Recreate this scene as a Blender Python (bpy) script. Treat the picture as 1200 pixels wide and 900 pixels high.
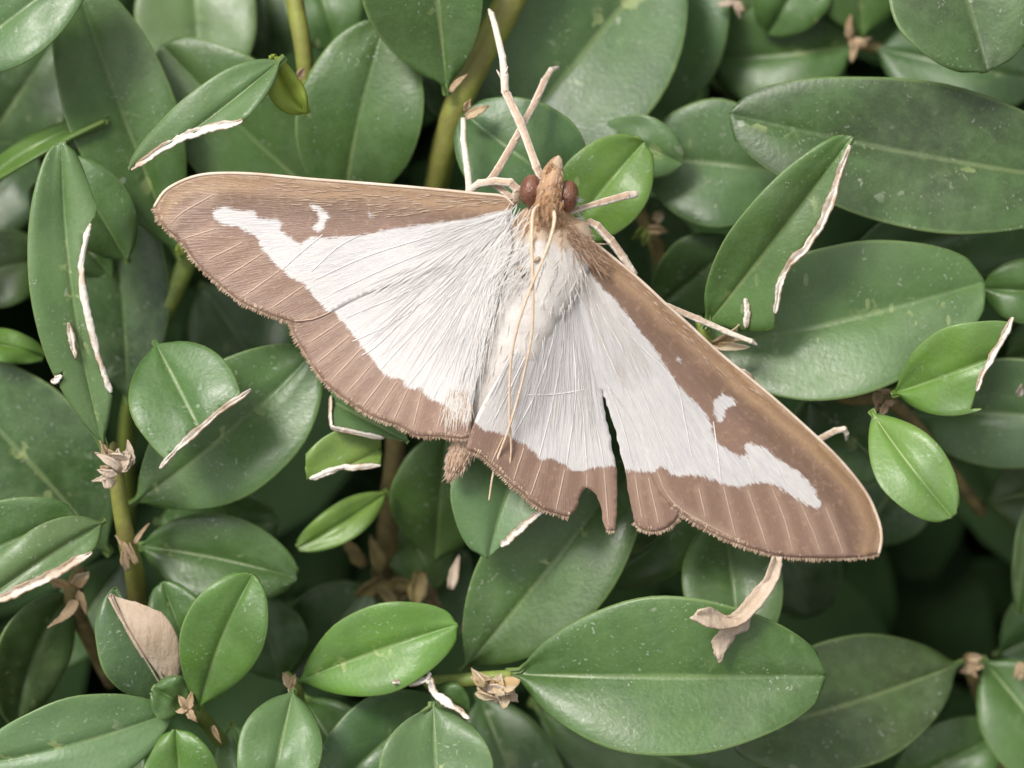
import bpy, bmesh, math, random
import numpy as np
from mathutils import Vector, Matrix, noise
from mathutils.geometry import delaunay_2d_cdt

random.seed(7); np.random.seed(7)
scene = bpy.context.scene
for o in list(bpy.data.objects): bpy.data.objects.remove(o)
C = scene.collection

# 1 Blender unit = 1 cm.  Hedge frame: x right, y up the hedge face, z out of the hedge.
PITCH = math.radians(48)                      # the photographer looks down on the hedge by this angle
R4 = Matrix.Rotation(math.pi/2 - PITCH, 4, 'X')
S, D = 235.0, 14.0                            # photo scale (units of the traced drawing per cm) and camera distance

# ------------------------------------------------------------------ camera
cam_d = bpy.data.cameras.new('camera'); cam = bpy.data.objects.new('camera', cam_d); C.objects.link(cam)
cam.matrix_world = R4 @ Matrix.Translation((0, 0, D))
cam_d.sensor_width = 36; cam_d.lens = 36*D/(1200/S)
cam_d.clip_start = 0.1; cam_d.clip_end = 20000
cam_d.dof.use_dof = True; cam_d.dof.focus_distance = D - 0.05; cam_d.dof.aperture_fstop = cam_d.lens*1e-3/0.29
scene.camera = cam

# ------------------------------------------------------------------ sky and sun (bright overcast)
sun_local = Vector((-0.42, 0.50, 0.76)).normalized()
sun_dir = (R4.to_3x3() @ sun_local).normalized()
w = bpy.data.worlds.new('World'); scene.world = w; w.use_nodes = True
wn = w.node_tree; wn.nodes.clear()
sky = wn.nodes.new('ShaderNodeTexSky'); sky.sky_type = 'NISHITA'; sky.sun_disc = False
sky.sun_elevation = math.asin(sun_dir.z); sky.sun_rotation = math.atan2(sun_dir.x, sun_dir.y)
sky.air_density = 1.0; sky.dust_density = 3.5; sky.ozone_density = 0.6
hs = wn.nodes.new('ShaderNodeHueSaturation'); hs.inputs['Saturation'].default_value = 0.06
bg = wn.nodes.new('ShaderNodeBackground'); bg.inputs['Strength'].default_value = 0.10
wo = wn.nodes.new('ShaderNodeOutputWorld')
wn.links.new(sky.outputs[0], hs.inputs['Color']); wn.links.new(hs.outputs[0], bg.inputs[0]); wn.links.new(bg.outputs[0], wo.inputs[0])
sd = bpy.data.lights.new('sun', 'SUN'); sun = bpy.data.objects.new('sun', sd); C.objects.link(sun)
sd.energy = 1.5; sd.angle = math.radians(16); sd.color = (1.0, 0.95, 0.88)
sun.rotation_euler = sun_dir.to_track_quat('Z', 'Y').to_euler()
vs_ = scene.view_settings
vs_.view_transform = 'Standard'; vs_.look = 'None'; vs_.gamma = 1.0; vs_.use_curve_mapping = False; vs_.exposure = 0.92
scene.cycles.max_bounces = 5; scene.cycles.diffuse_bounces = 3; scene.cycles.glossy_bounces = 2; scene.cycles.transparent_max_bounces = 4

# ------------------------------------------------------------------ helpers
def P(px, py, z=0.0):
    k = (D - z)/D
    return Vector(((px-600)/S*k, (450-py)/S*k, z))

def N(nt, typ, props=None, ins=None):
    n = nt.nodes.new('ShaderNode'+typ)
    for k, v in (props or {}).items(): setattr(n, k, v)
    for k, v in (ins or {}).items():
        s = n.inputs[k]
        if isinstance(v, bpy.types.NodeSocket): nt.links.new(v, s)
        else: s.default_value = v
    return n
def M(nt, op, a, b=0.0, c=0.0, clamp=False):
    return N(nt, 'Math', {'operation': op, 'use_clamp': clamp}, {0: a, 1: b, 2: c}).outputs[0]
def sstep(nt, x, a, b, lo=0.0, hi=1.0):
    return N(nt, 'MapRange', {'interpolation_type': 'SMOOTHSTEP'}, {0: x, 1: a, 2: b, 3: lo, 4: hi}).outputs[0]
def mixc(nt, f, a, b, mode='MIX'):
    n = N(nt, 'Mix', {'data_type': 'RGBA', 'blend_type': mode}, {0: f})
    for i, v in ((6, a), (7, b)):
        if isinstance(v, bpy.types.NodeSocket): nt.links.new(v, n.inputs[i])
        else: n.inputs[i].default_value = (*v, 1) if len(v) == 3 else v
    return n.outputs[2]
def noi(nt, co, scale, detail=3.0, rough=0.5):
    n = N(nt, 'TexNoise', None, {'Scale': scale, 'Detail': detail, 'Roughness': rough})
    if co is not None: nt.links.new(co, n.inputs['Vector'])
    return n.outputs[0]
def newmat(name):
    m = bpy.data.materials.new(name); m.use_nodes = True; nt = m.node_tree; nt.nodes.clear()
    return m, nt
def finish(nt, col, rough=0.5, bump=None, bstr=0.3, bdist=0.01, trans=0.0, tcol=None, spec=0.5, sheen=0.0):
    p = N(nt, 'BsdfPrincipled')
    def put(k, v):
        if isinstance(v, bpy.types.NodeSocket): nt.links.new(v, p.inputs[k])
        else: p.inputs[k].default_value = (*v, 1) if isinstance(v, tuple) and len(v) == 3 else v
    put('Base Color', col); put('Roughness', rough); put('Specular IOR Level', spec)
    if sheen: put('Sheen Weight', sheen)
    if bump is not None:
        b = N(nt, 'Bump', None, {'Strength': bstr, 'Distance': bdist, 'Height': bump}); nt.links.new(b.outputs[0], p.inputs['Normal'])
    out = N(nt, 'OutputMaterial')
    sh = p.outputs[0]
    if trans:
        t = N(nt, 'BsdfTranslucent'); c = tcol if tcol is not None else col
        if isinstance(c, bpy.types.NodeSocket): nt.links.new(c, t.inputs[0])
        else: t.inputs[0].default_value = (*c, 1)
        mx = N(nt, 'MixShader', None, {0: trans}); nt.links.new(sh, mx.inputs[1]); nt.links.new(t.outputs[0], mx.inputs[2]); sh = mx.outputs[0]
    nt.links.new(sh, out.inputs[0])

# ------------------------------------------------------------------ materials
def leaf_mat(name, kind):
    m, nt = newmat(name)
    oi = N(nt, 'ObjectInfo'); tc = N(nt, 'TexCoord')
    off = N(nt, 'VectorMath', {'operation': 'ADD'}, {0: tc.outputs['Object']})
    sc = N(nt, 'VectorMath', {'operation': 'SCALE'}, {0: (17.3, 9.1, 31.7), 'Scale': oi.outputs['Random']})
    nt.links.new(sc.outputs[0], off.inputs[1]); co = off.outputs[0]
    base = oi.outputs['Color']
    uv = N(nt, 'UVMap', {'uv_map': 'UVMap'}); sep = N(nt, 'SeparateXYZ', None, {0: uv.outputs[0]})
    u, v = sep.outputs[0], M(nt, 'ABSOLUTE', M(nt, 'SUBTRACT', sep.outputs[1], 0.5))
    mott = noi(nt, co, 1.6, 3); fine = noi(nt, co, 14, 2)
    c = mixc(nt, sstep(nt, mott, 0.35, 0.7), base, mixc(nt, 0.5, base, (0.095, 0.20, 0.045), 'MIX'))
    c = mixc(nt, M(nt, 'MULTIPLY', sstep(nt, fine, 0.4, 0.75), 0.25), c, (0.14, 0.25, 0.085))
    c = mixc(nt, sstep(nt, noi(nt, co, 4.5, 2), 0.42, 0.7, 0, 0.35), c, mixc(nt, 0.6, c, (0.02, 0.045, 0.015)))
    if kind == 'under':
        c = mixc(nt, 0.55, c, (0.24, 0.34, 0.07))
        finish(nt, c, 0.55, fine, 0.15, 0.01, 0.3, (0.25, 0.42, 0.05)); return m
    if kind == 'rim':
        c = mixc(nt, 0.5, base, (0.34, 0.42, 0.16)); finish(nt, c, 0.5, trans=0.2, tcol=(0.35, 0.45, 0.1)); return m
    # midrib, lateral veins
    wob = M(nt, 'MULTIPLY', M(nt, 'SUBTRACT', noi(nt, co, 5, 2), 0.5), 0.02)
    vm = M(nt, 'ADD', v, wob)
    mid = M(nt, 'MULTIPLY', sstep(nt, vm, 0.006, 0.028, 1, 0), sstep(nt, u, 0.35, 0.95, 1, 0.1))
    mid = M(nt, 'MULTIPLY', mid, M(nt, 'MULTIPLY', sstep(nt, noi(nt, co, 2.2, 1), 0.3, 0.6, 0.35, 0.8), sstep(nt, oi.outputs['Random'], 0.0, 1.0, 0.55, 1.0)))
    c = mixc(nt, mid, c, mixc(nt, 0.65, base, (0.34, 0.42, 0.17)))
    wv = N(nt, 'Math', {'operation': 'SINE'}, {0: M(nt, 'ADD', M(nt, 'MULTIPLY', M(nt, 'SUBTRACT', u, M(nt, 'MULTIPLY', v, 0.65)), 70.0), M(nt, 'MULTIPLY', mott, 9.0))})
    lat = M(nt, 'MULTIPLY', sstep(nt, wv.outputs[0], 0.6, 1.0), sstep(nt, v, 0.05, 0.4, 1, 0.2))
    c = mixc(nt, M(nt, 'MULTIPLY', lat, 0.035), c, (0.25, 0.33, 0.14))
    # margin paler
    edge = sstep(nt, v, 0.468, 0.498)
    c = mixc(nt, M(nt, 'MULTIPLY', edge, 0.6), c, (0.24, 0.34, 0.12))
    # dust specks, small scars
    wn_ = N(nt, 'TexNoise', None, {'Scale': 13.0, 'Detail': 2.0}); nt.links.new(co, wn_.inputs['Vector'])
    wa = N(nt, 'VectorMath', {'operation': 'MULTIPLY_ADD'}, {0: wn_.outputs['Color'], 1: (0.13, 0.13, 0.13)}); nt.links.new(co, wa.inputs[2]); cw = wa.outputs[0]
    vo = N(nt, 'TexVoronoi', {'feature': 'F1'}, {'Scale': 11.0, 'Randomness': 1.0}); nt.links.new(cw, vo.inputs['Vector'])
    gate = sstep(nt, noi(nt, co, 2.0, 1), 0.54, 0.66)
    sx = N(nt, 'SeparateXYZ', None, {0: vo.outputs['Color']})
    rr = M(nt, 'MULTIPLY', M(nt, 'POWER', sx.outputs[0], 4.0), 0.26)
    dn = M(nt, 'ADD', vo.outputs['Distance'], M(nt, 'MULTIPLY', M(nt, 'SUBTRACT', noi(nt, co, 22, 1), 0.5), 0.42))
    speck = M(nt, 'MULTIPLY', M(nt, 'LESS_THAN', dn, rr), gate)
    c = mixc(nt, M(nt, 'MULTIPLY', speck, 0.45), c, (0.48, 0.52, 0.40))
    v2 = N(nt, 'TexVoronoi', {'feature': 'F1'}, {'Scale': 30.0}); nt.links.new(cw, v2.inputs['Vector'])
    s2 = M(nt, 'MULTIPLY', M(nt, 'LESS_THAN', M(nt, 'ADD', v2.outputs['Distance'], M(nt, 'MULTIPLY', M(nt, 'SUBTRACT', fine, 0.5), 0.5)), 0.17), sstep(nt, noi(nt, co, 3.1, 1), 0.46, 0.62))
    c = mixc(nt, M(nt, 'MULTIPLY', s2, 0.42), c, (0.5, 0.53, 0.46))
    # short pale scars
    mp = N(nt, 'Mapping', None, {'Scale': (9.0, 3.2, 4.0), 'Rotation': (0, 0, 0.9)}); nt.links.new(co, mp.inputs[0])
    v3 = N(nt, 'TexVoronoi', {'feature': 'F1'}, {'Scale': 0.9}); nt.links.new(mp.outputs[0], v3.inputs['Vector'])
    s3 = M(nt, 'MULTIPLY', M(nt, 'LESS_THAN', M(nt, 'ADD', v3.outputs['Distance'], M(nt, 'MULTIPLY', fine, 0.1)), 0.15), sstep(nt, noi(nt, co, 1.3, 1), 0.52, 0.6))
    c = mixc(nt, M(nt, 'MULTIPLY', s3, 0.6), c, (0.33, 0.40, 0.17))
    bump = noi(nt, co, 40, 1)
    gr = noi(nt, co, 75, 2, 0.7); film = noi(nt, cw, 3.0, 5, 0.7)
    c = mixc(nt, sstep(nt, film, 0.45, 0.72, 0, 0.28), c, (0.18, 0.25, 0.13))
    c = mixc(nt, sstep(nt, gr, 0.35, 0.75, 0, 0.5), mixc(nt, 0.16, c, (0.015, 0.035, 0.012)), mixc(nt, 0.22, c, (0.20, 0.33, 0.11)))
    sc_ = M(nt, 'MULTIPLY', sstep(nt, noi(nt, cw, 9, 2), 0.60, 0.66), M(nt, 'MULTIPLY', sstep(nt, v, 0.03, 0.16, 1, 0), sstep(nt, noi(nt, co, 1.1, 1), 0.5, 0.62)))
    c = mixc(nt, M(nt, 'MULTIPLY', sc_, 0.6), c, (0.36, 0.42, 0.17))
    ro = M(nt, 'ADD', M(nt, 'MULTIPLY', film, 0.16), M(nt, 'ADD', 0.20, M(nt, 'MULTIPLY', fine, 0.26)))
    finish(nt, c, ro, bump, 0.16, 0.012, 0.14, (0.20, 0.44, 0.02), spec=0.55)
    return m
LEAF = [leaf_mat('leaf_upper', 'top'), leaf_mat('leaf_underside', 'under'), leaf_mat('leaf_rim', 'rim')]

def simple(name, c1, c2, scale=8, rough=0.6, bstr=0.4, trans=0.0, stretch=None, spec=0.35):
    m, nt = newmat(name); tc = N(nt, 'TexCoord'); co = tc.outputs['Object']
    if stretch:
        mp = N(nt, 'Mapping', None, {'Scale': stretch}); nt.links.new(co, mp.inputs[0]); co = mp.outputs[0]
    a = noi(nt, co, scale, 5, 0.6); b = noi(nt, co, scale*5, 3)
    c = mixc(nt, sstep(nt, a, 0.35, 0.65), c1, c2); c = mixc(nt, M(nt, 'MULTIPLY', b, 0.25), c, c2)
    finish(nt, c, rough, M(nt, 'ADD', a, M(nt, 'MULTIPLY', b, 0.5)), bstr, 0.02, trans, spec=spec); return m
def dry_mat():
    m, nt = newmat('dry_leaf_tissue'); tc = N(nt, 'TexCoord'); co = tc.outputs['Object']
    uv = N(nt, 'UVMap', {'uv_map': 'UVMap'}); sep = N(nt, 'SeparateXYZ', None, {0: uv.outputs[0]})
    v = M(nt, 'ABSOLUTE', M(nt, 'SUBTRACT', sep.outputs[1], 0.5)); a = noi(nt, co, 8, 4, 0.6); b = noi(nt, co, 40, 2)
    c = mixc(nt, sstep(nt, a, 0.45, 0.7), (0.79, 0.74, 0.66), (0.62, 0.50, 0.38))
    c = mixc(nt, M(nt, 'MULTIPLY', sstep(nt, M(nt, 'ADD', v, M(nt, 'MULTIPLY', M(nt, 'SUBTRACT', a, 0.5), 0.7)), 0.36, 0.5), 0.7), c, (0.30, 0.18, 0.10))
    finish(nt, c, 0.65, M(nt, 'ADD', a, M(nt, 'MULTIPLY', b, 0.5)), 0.6, 0.02, 0.12, c, spec=0.3); return m
DRY = dry_mat()
def tan_mat():
    m, nt = newmat('dry_tan_leaf'); tc = N(nt, 'TexCoord'); co = tc.outputs['Object']
    a = noi(nt, co, 2.6, 4, 0.6); b = noi(nt, co, 30, 3, 0.65)
    mp = N(nt, 'Mapping', None, {'Scale': (34.0, 7.0, 10.0), 'Rotation': (0, 0, -0.5)}); nt.links.new(co, mp.inputs[0]); f = noi(nt, mp.outputs[0], 1.0, 3, 0.6)
    c = mixc(nt, sstep(nt, a, 0.35, 0.65), (0.66, 0.55, 0.44), (0.52, 0.40, 0.29))
    c = mixc(nt, sstep(nt, f, 0.5, 0.75, 0, 0.45), c, (0.40, 0.28, 0.18)); c = mixc(nt, sstep(nt, b, 0.55, 0.8, 0, 0.4), c, (0.74, 0.66, 0.56))
    finish(nt, c, 0.6, M(nt, 'ADD', f, M(nt, 'MULTIPLY', b, 0.5)), 0.5, 0.02, 0.2, c, spec=0.3); return m
DRYTAN = tan_mat()
STEM = simple('green_stem', (0.25, 0.28, 0.055), (0.19, 0.18, 0.05), 5, 0.5, 0.4)
STEMG = simple('young_stem', (0.24, 0.30, 0.06), (0.15, 0.20, 0.05), 5, 0.5, 0.3)
BARK = simple('brown_stem', (0.26, 0.21, 0.08), (0.15, 0.115, 0.055), 8, 0.75, 0.7)
BUD = simple('dry_bud_scale', (0.50, 0.38, 0.24), (0.31, 0.215, 0.125), 10, 0.7, 0.6, 0.1)
AMBER = simple('amber_bud', (0.50, 0.33, 0.14), (0.60, 0.50, 0.36), 9, 0.35, 0.5, 0.15)
def leg_mat(name, lo, hi, amt):
    m, nt = newmat(name); tc = N(nt, 'TexCoord'); co = tc.outputs['Object']
    uv = N(nt, 'UVMap', {'uv_map': 'UVMap'}); sep = N(nt, 'SeparateXYZ', None, {0: uv.outputs[0]})
    a = noi(nt, co, 9, 3); b = noi(nt, co, 45, 2)
    v = M(nt, 'ADD', M(nt, 'ABSOLUTE', M(nt, 'SUBTRACT', sep.outputs[1], 0.27)), M(nt, 'MULTIPLY', M(nt, 'SUBTRACT', a, 0.5), 0.12))
    f = M(nt, 'MULTIPLY', sstep(nt, v, 0.07, 0.13, 1, 0), sstep(nt, sep.outputs[0], lo, hi, amt, amt*0.15))
    c = mixc(nt, sstep(nt, b, 0.4, 0.75, 0, 0.5), (0.76, 0.68, 0.58), (0.60, 0.48, 0.36))
    c = mixc(nt, f, c, (0.40, 0.255, 0.165))
    finish(nt, c, 0.5, M(nt, 'ADD', a, b), 0.5, 0.015, spec=0.4); return m
LEGM = leg_mat('leg_scales', 0.35, 0.6, 0.75); LEGB = leg_mat('leg_scales_brown', 0.7, 1.0, 0.85)
ANT = simple('antenna', (0.62, 0.46, 0.32), (0.70, 0.55, 0.41), 20, 0.5, 0.4)
VW = simple('vein_white', (0.73, 0.70, 0.67), (0.64, 0.61, 0.585), 15, 0.4, 0.3)
VB = simple('vein_tan', (0.54, 0.40, 0.315), (0.46, 0.325, 0.25), 15, 0.5, 0.3)
FRINGE = simple('fringe_scales', (0.62, 0.48, 0.36), (0.42, 0.29, 0.20), 14, 0.6, 0.3, 0.15)
COSTA = simple('costal_edge', (0.74, 0.62, 0.50), (0.60, 0.45, 0.34), 6, 0.45, 0.3)
INNER = simple('inner_leaf', (0.034, 0.072, 0.022), (0.024, 0.052, 0.016), 1.2, 0.7, 0.2, 0.0, spec=0.15)  # leaf green darkened, so shade in the hedge gaps is partly in the colour
EARTH = simple('soil', (0.075, 0.058, 0.042), (0.05, 0.036, 0.026), 0.4, 0.95, 0.5)

def eye_mat():
    m, nt = newmat('compound_eye'); tc = N(nt, 'TexCoord'); co = tc.outputs['Object']
    vo = N(nt, 'TexVoronoi', {'feature': 'F1'}, {'Scale': 75.0}); nt.links.new(co, vo.inputs['Vector'])
    a = noi(nt, co, 9, 2)
    c = mixc(nt, sstep(nt, a, 0.35, 0.65), (0.145, 0.060, 0.038), (0.23, 0.105, 0.066))
    finish(nt, c, 0.34, M(nt, 'SUBTRACT', 1.0, vo.outputs['Distance']), 0.5, 0.008, spec=0.5); return m
EYE = eye_mat()

def wing_mat(name, fore):
    m, nt = newmat(name)
    def at(n): return N(nt, 'Attribute', {'attribute_name': n}).outputs['Fac']
    sdw, dc, dm = at('sdw'), at('dc'), at('dm')
    tc = N(nt, 'TexCoord'); co = tc.outputs['Object']
    uv = N(nt, 'UVMap', {'uv_map': 'UVMap'})
    mp = N(nt, 'Mapping', None, {'Scale': (5.0, 42.0, 1.0)}); nt.links.new(uv.outputs[0], mp.inputs[0])
    st = noi(nt, mp.outputs[0], 1.0, 4, 0.6)
    mp2 = N(nt, 'Mapping', None, {'Scale': (16.0, 190.0, 1.0)}); nt.links.new(uv.outputs[0], mp2.inputs[0])
    st2 = noi(nt, mp2.outputs[0], 1.0, 3, 0.6)
    big = noi(nt, co, 1.4, 3); grain = noi(nt, co, 26, 4, 0.65); fg = noi(nt, co, 80, 2)
    # white, thinly scaled and slightly lilac where scales are sparse
    thin = sstep(nt, M(nt, 'ADD', M(nt, 'MULTIPLY', big, 0.6), M(nt, 'MULTIPLY', st, 0.5)), 0.48, 0.68)
    wh = mixc(nt, M(nt, 'MULTIPLY', thin, 0.7), (0.66, 0.625, 0.60), (0.52, 0.50, 0.53))
    wh = mixc(nt, sstep(nt, st2, 0.45, 0.68, 0.0, 0.6), wh, (0.76, 0.735, 0.715))
    wh = mixc(nt, sstep(nt, grain, 0.52, 0.75, 0, 0.25), wh, (0.54, 0.50, 0.49))
    # brown
    jit = M(nt, 'ADD', dc, M(nt, 'MULTIPLY', M(nt, 'SUBTRACT', noi(nt, co, 5, 4), 0.5), 0.16))
    cr = N(nt, 'ValToRGB', None, {0: jit}); e = cr.color_ramp.elements
    stops = [(0.0, (0.50, 0.34, 0.21)), (0.06, (0.29, 0.17, 0.082)), (0.15, (0.40, 0.255, 0.145)), (0.26, (0.205, 0.122, 0.074)), (0.38, (0.185, 0.112, 0.076)), (0.58, (0.27, 0.165, 0.118)), (1.0, (0.27, 0.165, 0.118))]
    e[0].position = 0; e[0].color = (*stops[0][1], 1); e[1].position = 1; e[1].color = (*stops[-1][1], 1)
    for p_, c_ in stops[1:-1]:
        k = e.new(p_); k.color = (*c_, 1)
    br = cr.outputs[0]
    br = mixc(nt, sstep(nt, grain, 0.5, 0.74, 0, 0.5), br, (0.47, 0.325, 0.215))
    br = mixc(nt, sstep(nt, fg, 0.52, 0.72, 0, 0.4), br, (0.22, 0.13, 0.09))
    br = mixc(nt, M(nt, 'MULTIPLY', sstep(nt, big, 0.45, 0.7), 0.3), br, (0.30, 0.185, 0.13))
    br = mixc(nt, sstep(nt, st, 0.42, 0.7, 0, 0.35), br, (0.30, 0.19, 0.155))
    br = mixc(nt, M(nt, 'MULTIPLY', sstep(nt, at('dv'), 0.0, 0.10, 1, 0), 0.6), br, (0.42, 0.29, 0.215))
    # thin dark line before the fringe
    ln = M(nt, 'MULTIPLY', sstep(nt, dm, 0.0, 0.02), sstep(nt, dm, 0.03, 0.055, 1, 0))
    br = mixc(nt, M(nt, 'MULTIPLY', ln, 0.45), br, (0.22, 0.13, 0.10))
    ed = M(nt, 'ADD', sdw, M(nt, 'ADD', M(nt, 'MULTIPLY', M(nt, 'SUBTRACT', grain, 0.5), 0.10), M(nt, 'MULTIPLY', M(nt, 'SUBTRACT', st2, 0.5), 0.12)))
    c = mixc(nt, sstep(nt, ed, -0.015, 0.02), br, wh)
    bump = M(nt, 'ADD', M(nt, 'MULTIPLY', st2, 1.0), M(nt, 'MULTIPLY', grain, 0.6))
    finish(nt, c, 0.38, bump, 0.4, 0.012, 0.12, c, spec=0.5, sheen=0.1); return m
WINGM = wing_mat('wing_scales', True)

def body_mat():
    m, nt = newmat('body_scales')
    t = N(nt, 'Attribute', {'attribute_name': 'bt'}).outputs['Fac']
    tc = N(nt, 'TexCoord'); co = tc.outputs['Object']
    a = noi(nt, co, 7, 4); b = noi(nt, co, 26, 4, 0.65)
    tt = M(nt, 'ADD', t, M(nt, 'MULTIPLY', M(nt, 'SUBTRACT', a, 0.5), 0.06))
    cr = N(nt, 'ValToRGB', None, {0: tt}); e = cr.color_ramp.elements
    stops = [(0.0, (0.62, 0.48, 0.34)), (0.08, (0.42, 0.24, 0.13)), (0.15, (0.40, 0.24, 0.13)), (0.205, (0.48, 0.35, 0.235)), (0.24, (0.52, 0.40, 0.29)), (0.265, (0.62, 0.585, 0.55)), (0.55, (0.60, 0.56, 0.525)), (0.80, (0.58, 0.52, 0.47)), (0.86, (0.52, 0.39, 0.29)), (1.0, (0.36, 0.22, 0.14))]
    e[0].position = 0; e[0].color = (*stops[0][1], 1); e[1].position = 1; e[1].color = (*stops[-1][1], 1)
    for p_, c_ in stops[1:-1]:
        k = e.new(p_); k.color = (*c_, 1)
    c = mixc(nt, sstep(nt, b, 0.45, 0.75, 0, 0.4), cr.outputs[0], mixc(nt, 0.5, cr.outputs[0], (0.30, 0.18, 0.10)))
    finish(nt, c, 0.55, M(nt, 'ADD', b, a), 0.3, 0.015, spec=0.35, sheen=0.2); return m
BODYM = body_mat()
def hair_mat(name):
    m, nt = newmat(name); oi = N(nt, 'ObjectInfo')
    at = N(nt, 'Attribute', {'attribute_name': 'hc'})
    finish(nt, at.outputs['Color'], 0.4, trans=0.25, tcol=at.outputs['Color'], spec=0.4); return m
HAIR = hair_mat('silky_hair')

# ------------------------------------------------------------------ object helpers
def link(name, me, parent=None, loc=(0, 0, 0), mats=(), smooth=True):
    o = bpy.data.objects.new(name, me); C.objects.link(o)
    if parent is not None: o.parent = parent; o.location = loc
    else: o.matrix_world = R4 @ Matrix.Translation(loc)
    for m in mats: me.materials.append(m)
    if smooth and len(me.polygons): me.polygons.foreach_set('use_smooth', [True]*len(me.polygons))
    return o
def root(name, loc, label, cat, group=None):
    o = bpy.data.objects.new(name, None); C.objects.link(o); o.empty_display_size = 0.2
    o.matrix_world = R4 @ Matrix.Translation(loc)
    o['label'] = label; o['category'] = cat; o['origin'] = list(loc)
    if group: o['group'] = group
    return o
ORG = {}
def org(o): return Vector(o['origin'])

def cr_spline(pts, per=6, closed=False):
    """Catmull-Rom through tuples of any length"""
    A = [np.array(p, float) for p in pts]; n = len(A); out = []
    rng = range(n if closed else n-1)
    for i in rng:
        p0 = A[(i-1) % n] if closed or i > 0 else A[0]*2-A[1]
        p1 = A[i]; p2 = A[(i+1) % n]
        p3 = A[(i+2) % n] if closed or i+2 < n else p2*2-p1
        for k in range(per):
            t = k/per
            out.append(0.5*((2*p1)+(-p0+p2)*t+(2*p0-5*p1+4*p2-p3)*t*t+(-p0+3*p1-3*p2+p3)*t**3))
    if not closed: out.append(A[-1])
    return out

def tube_mesh(name, pts, seg=8, per=5, flat=1.0, bumpy=0.0, origin=Vector(), caps=True):
    """pts: (px, py, z, radius_px)"""
    sp = cr_spline(pts, per)
    cs = [P(*p[:3]) - origin for p in sp]; rs = [max(p[3], 0.15)/S for p in sp]
    n = len(cs); verts, faces = [], []
    up = Vector((0.13, 0.21, 1)).normalized()
    for i in range(n):
        t = (cs[min(i+1, n-1)] - cs[max(i-1, 0)]).normalized()
        a = t.cross(up); a = a.normalized() if a.length > 1e-4 else Vector((1, 0, 0)); b = a.cross(t).normalized()
        for k in range(seg):
            th = 2*math.pi*k/seg
            r = rs[i]*(1 + bumpy*(noise.noise(Vector((cs[i].x*9+k*3.1, cs[i].y*9, cs[i].z*9+k)))))
            verts.append(cs[i] + a*math.cos(th)*r + b*math.sin(th)*r*flat)
    for i in range(n-1):
        for k in range(seg):
            faces.append((i*seg+k, i*seg+(k+1) % seg, (i+1)*seg+(k+1) % seg, (i+1)*seg+k))
    if caps:
        v0 = len(verts); verts.append(cs[0]-(cs[1]-cs[0]).normalized()*rs[0]*0.7); verts.append(cs[-1]+(cs[-1]-cs[-2]).normalized()*rs[-1]*0.7)
        for k in range(seg):
            faces.append((v0, (k+1) % seg, k)); faces.append((v0+1, (n-1)*seg+k, (n-1)*seg+(k+1) % seg))
    me = bpy.data.meshes.new(name); me.from_pydata([v[:] for v in verts], [], faces); me.update()
    l = me.uv_layers.new(name='UVMap'); nv = n*seg
    for pg in me.polygons:
        ks = [me.loops[i].vertex_index for i in pg.loop_indices]; wrap = any(k < nv and k % seg == 0 for k in ks) and any(k < nv and k % seg == seg-1 for k in ks)
        for i, k in zip(pg.loop_indices, ks):
            l.data[i].uv = (k//seg/n, ((k % seg) + (seg if wrap and k % seg == 0 else 0))/seg) if k < nv else (0 if k == nv else 1, 0.6)
    return me
def tube(name, parent, pts, mat, **kw):
    return link(name, tube_mesh(name, pts, origin=org(parent), **kw), parent, (0, 0, 0), [mat])

# ------------------------------------------------------------------ ground far below the hedge
def ground():
    bm = bmesh.new(); s = 6000
    for x, y in ((-s, -s), (s, -s), (s, s), (-s, s)): bm.verts.new((x, y, -55))
    bm.faces.new(bm.verts); me = bpy.data.meshes.new('ground'); bm.to_mesh(me)
    o = bpy.data.objects.new('ground', me); C.objects.link(o); me.materials.append(EARTH); o['kind'] = 'structure'
ground()

# ------------------------------------------------------------------ leaves
VS = [-1, -.96, -.86, -.7, -.5, -.3, -.14, -.05, 0, .05, .14, .3, .5, .7, .86, .96, 1]
COL = {'mid': (0.060, 0.132, 0.030), 'dark': (0.030, 0.072, 0.020), 'deep': (0.015, 0.038, 0.012), 'pale': (0.122, 0.215, 0.085),  # deep: leaf green darkened to paint in the shade between leaves
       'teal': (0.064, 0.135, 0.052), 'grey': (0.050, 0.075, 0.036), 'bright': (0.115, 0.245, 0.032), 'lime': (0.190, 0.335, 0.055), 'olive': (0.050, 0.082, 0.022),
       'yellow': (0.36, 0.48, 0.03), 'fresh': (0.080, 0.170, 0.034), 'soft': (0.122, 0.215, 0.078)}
def pt_inside(Q, poly):
    A = np.array(poly, float); Bp = np.roll(A, -1, 0); r = np.zeros(len(Q), bool)
    for (x0, y0), (x1, y1) in zip(A, Bp):
        c = (y0 > Q[:, 1]) != (y1 > Q[:, 1])
        with np.errstate(divide='ignore', invalid='ignore'): r ^= c & (Q[:, 0] < (x1-x0)*(Q[:, 1]-y0)/(y1-y0+1e-12)+x0)
    return r
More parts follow.
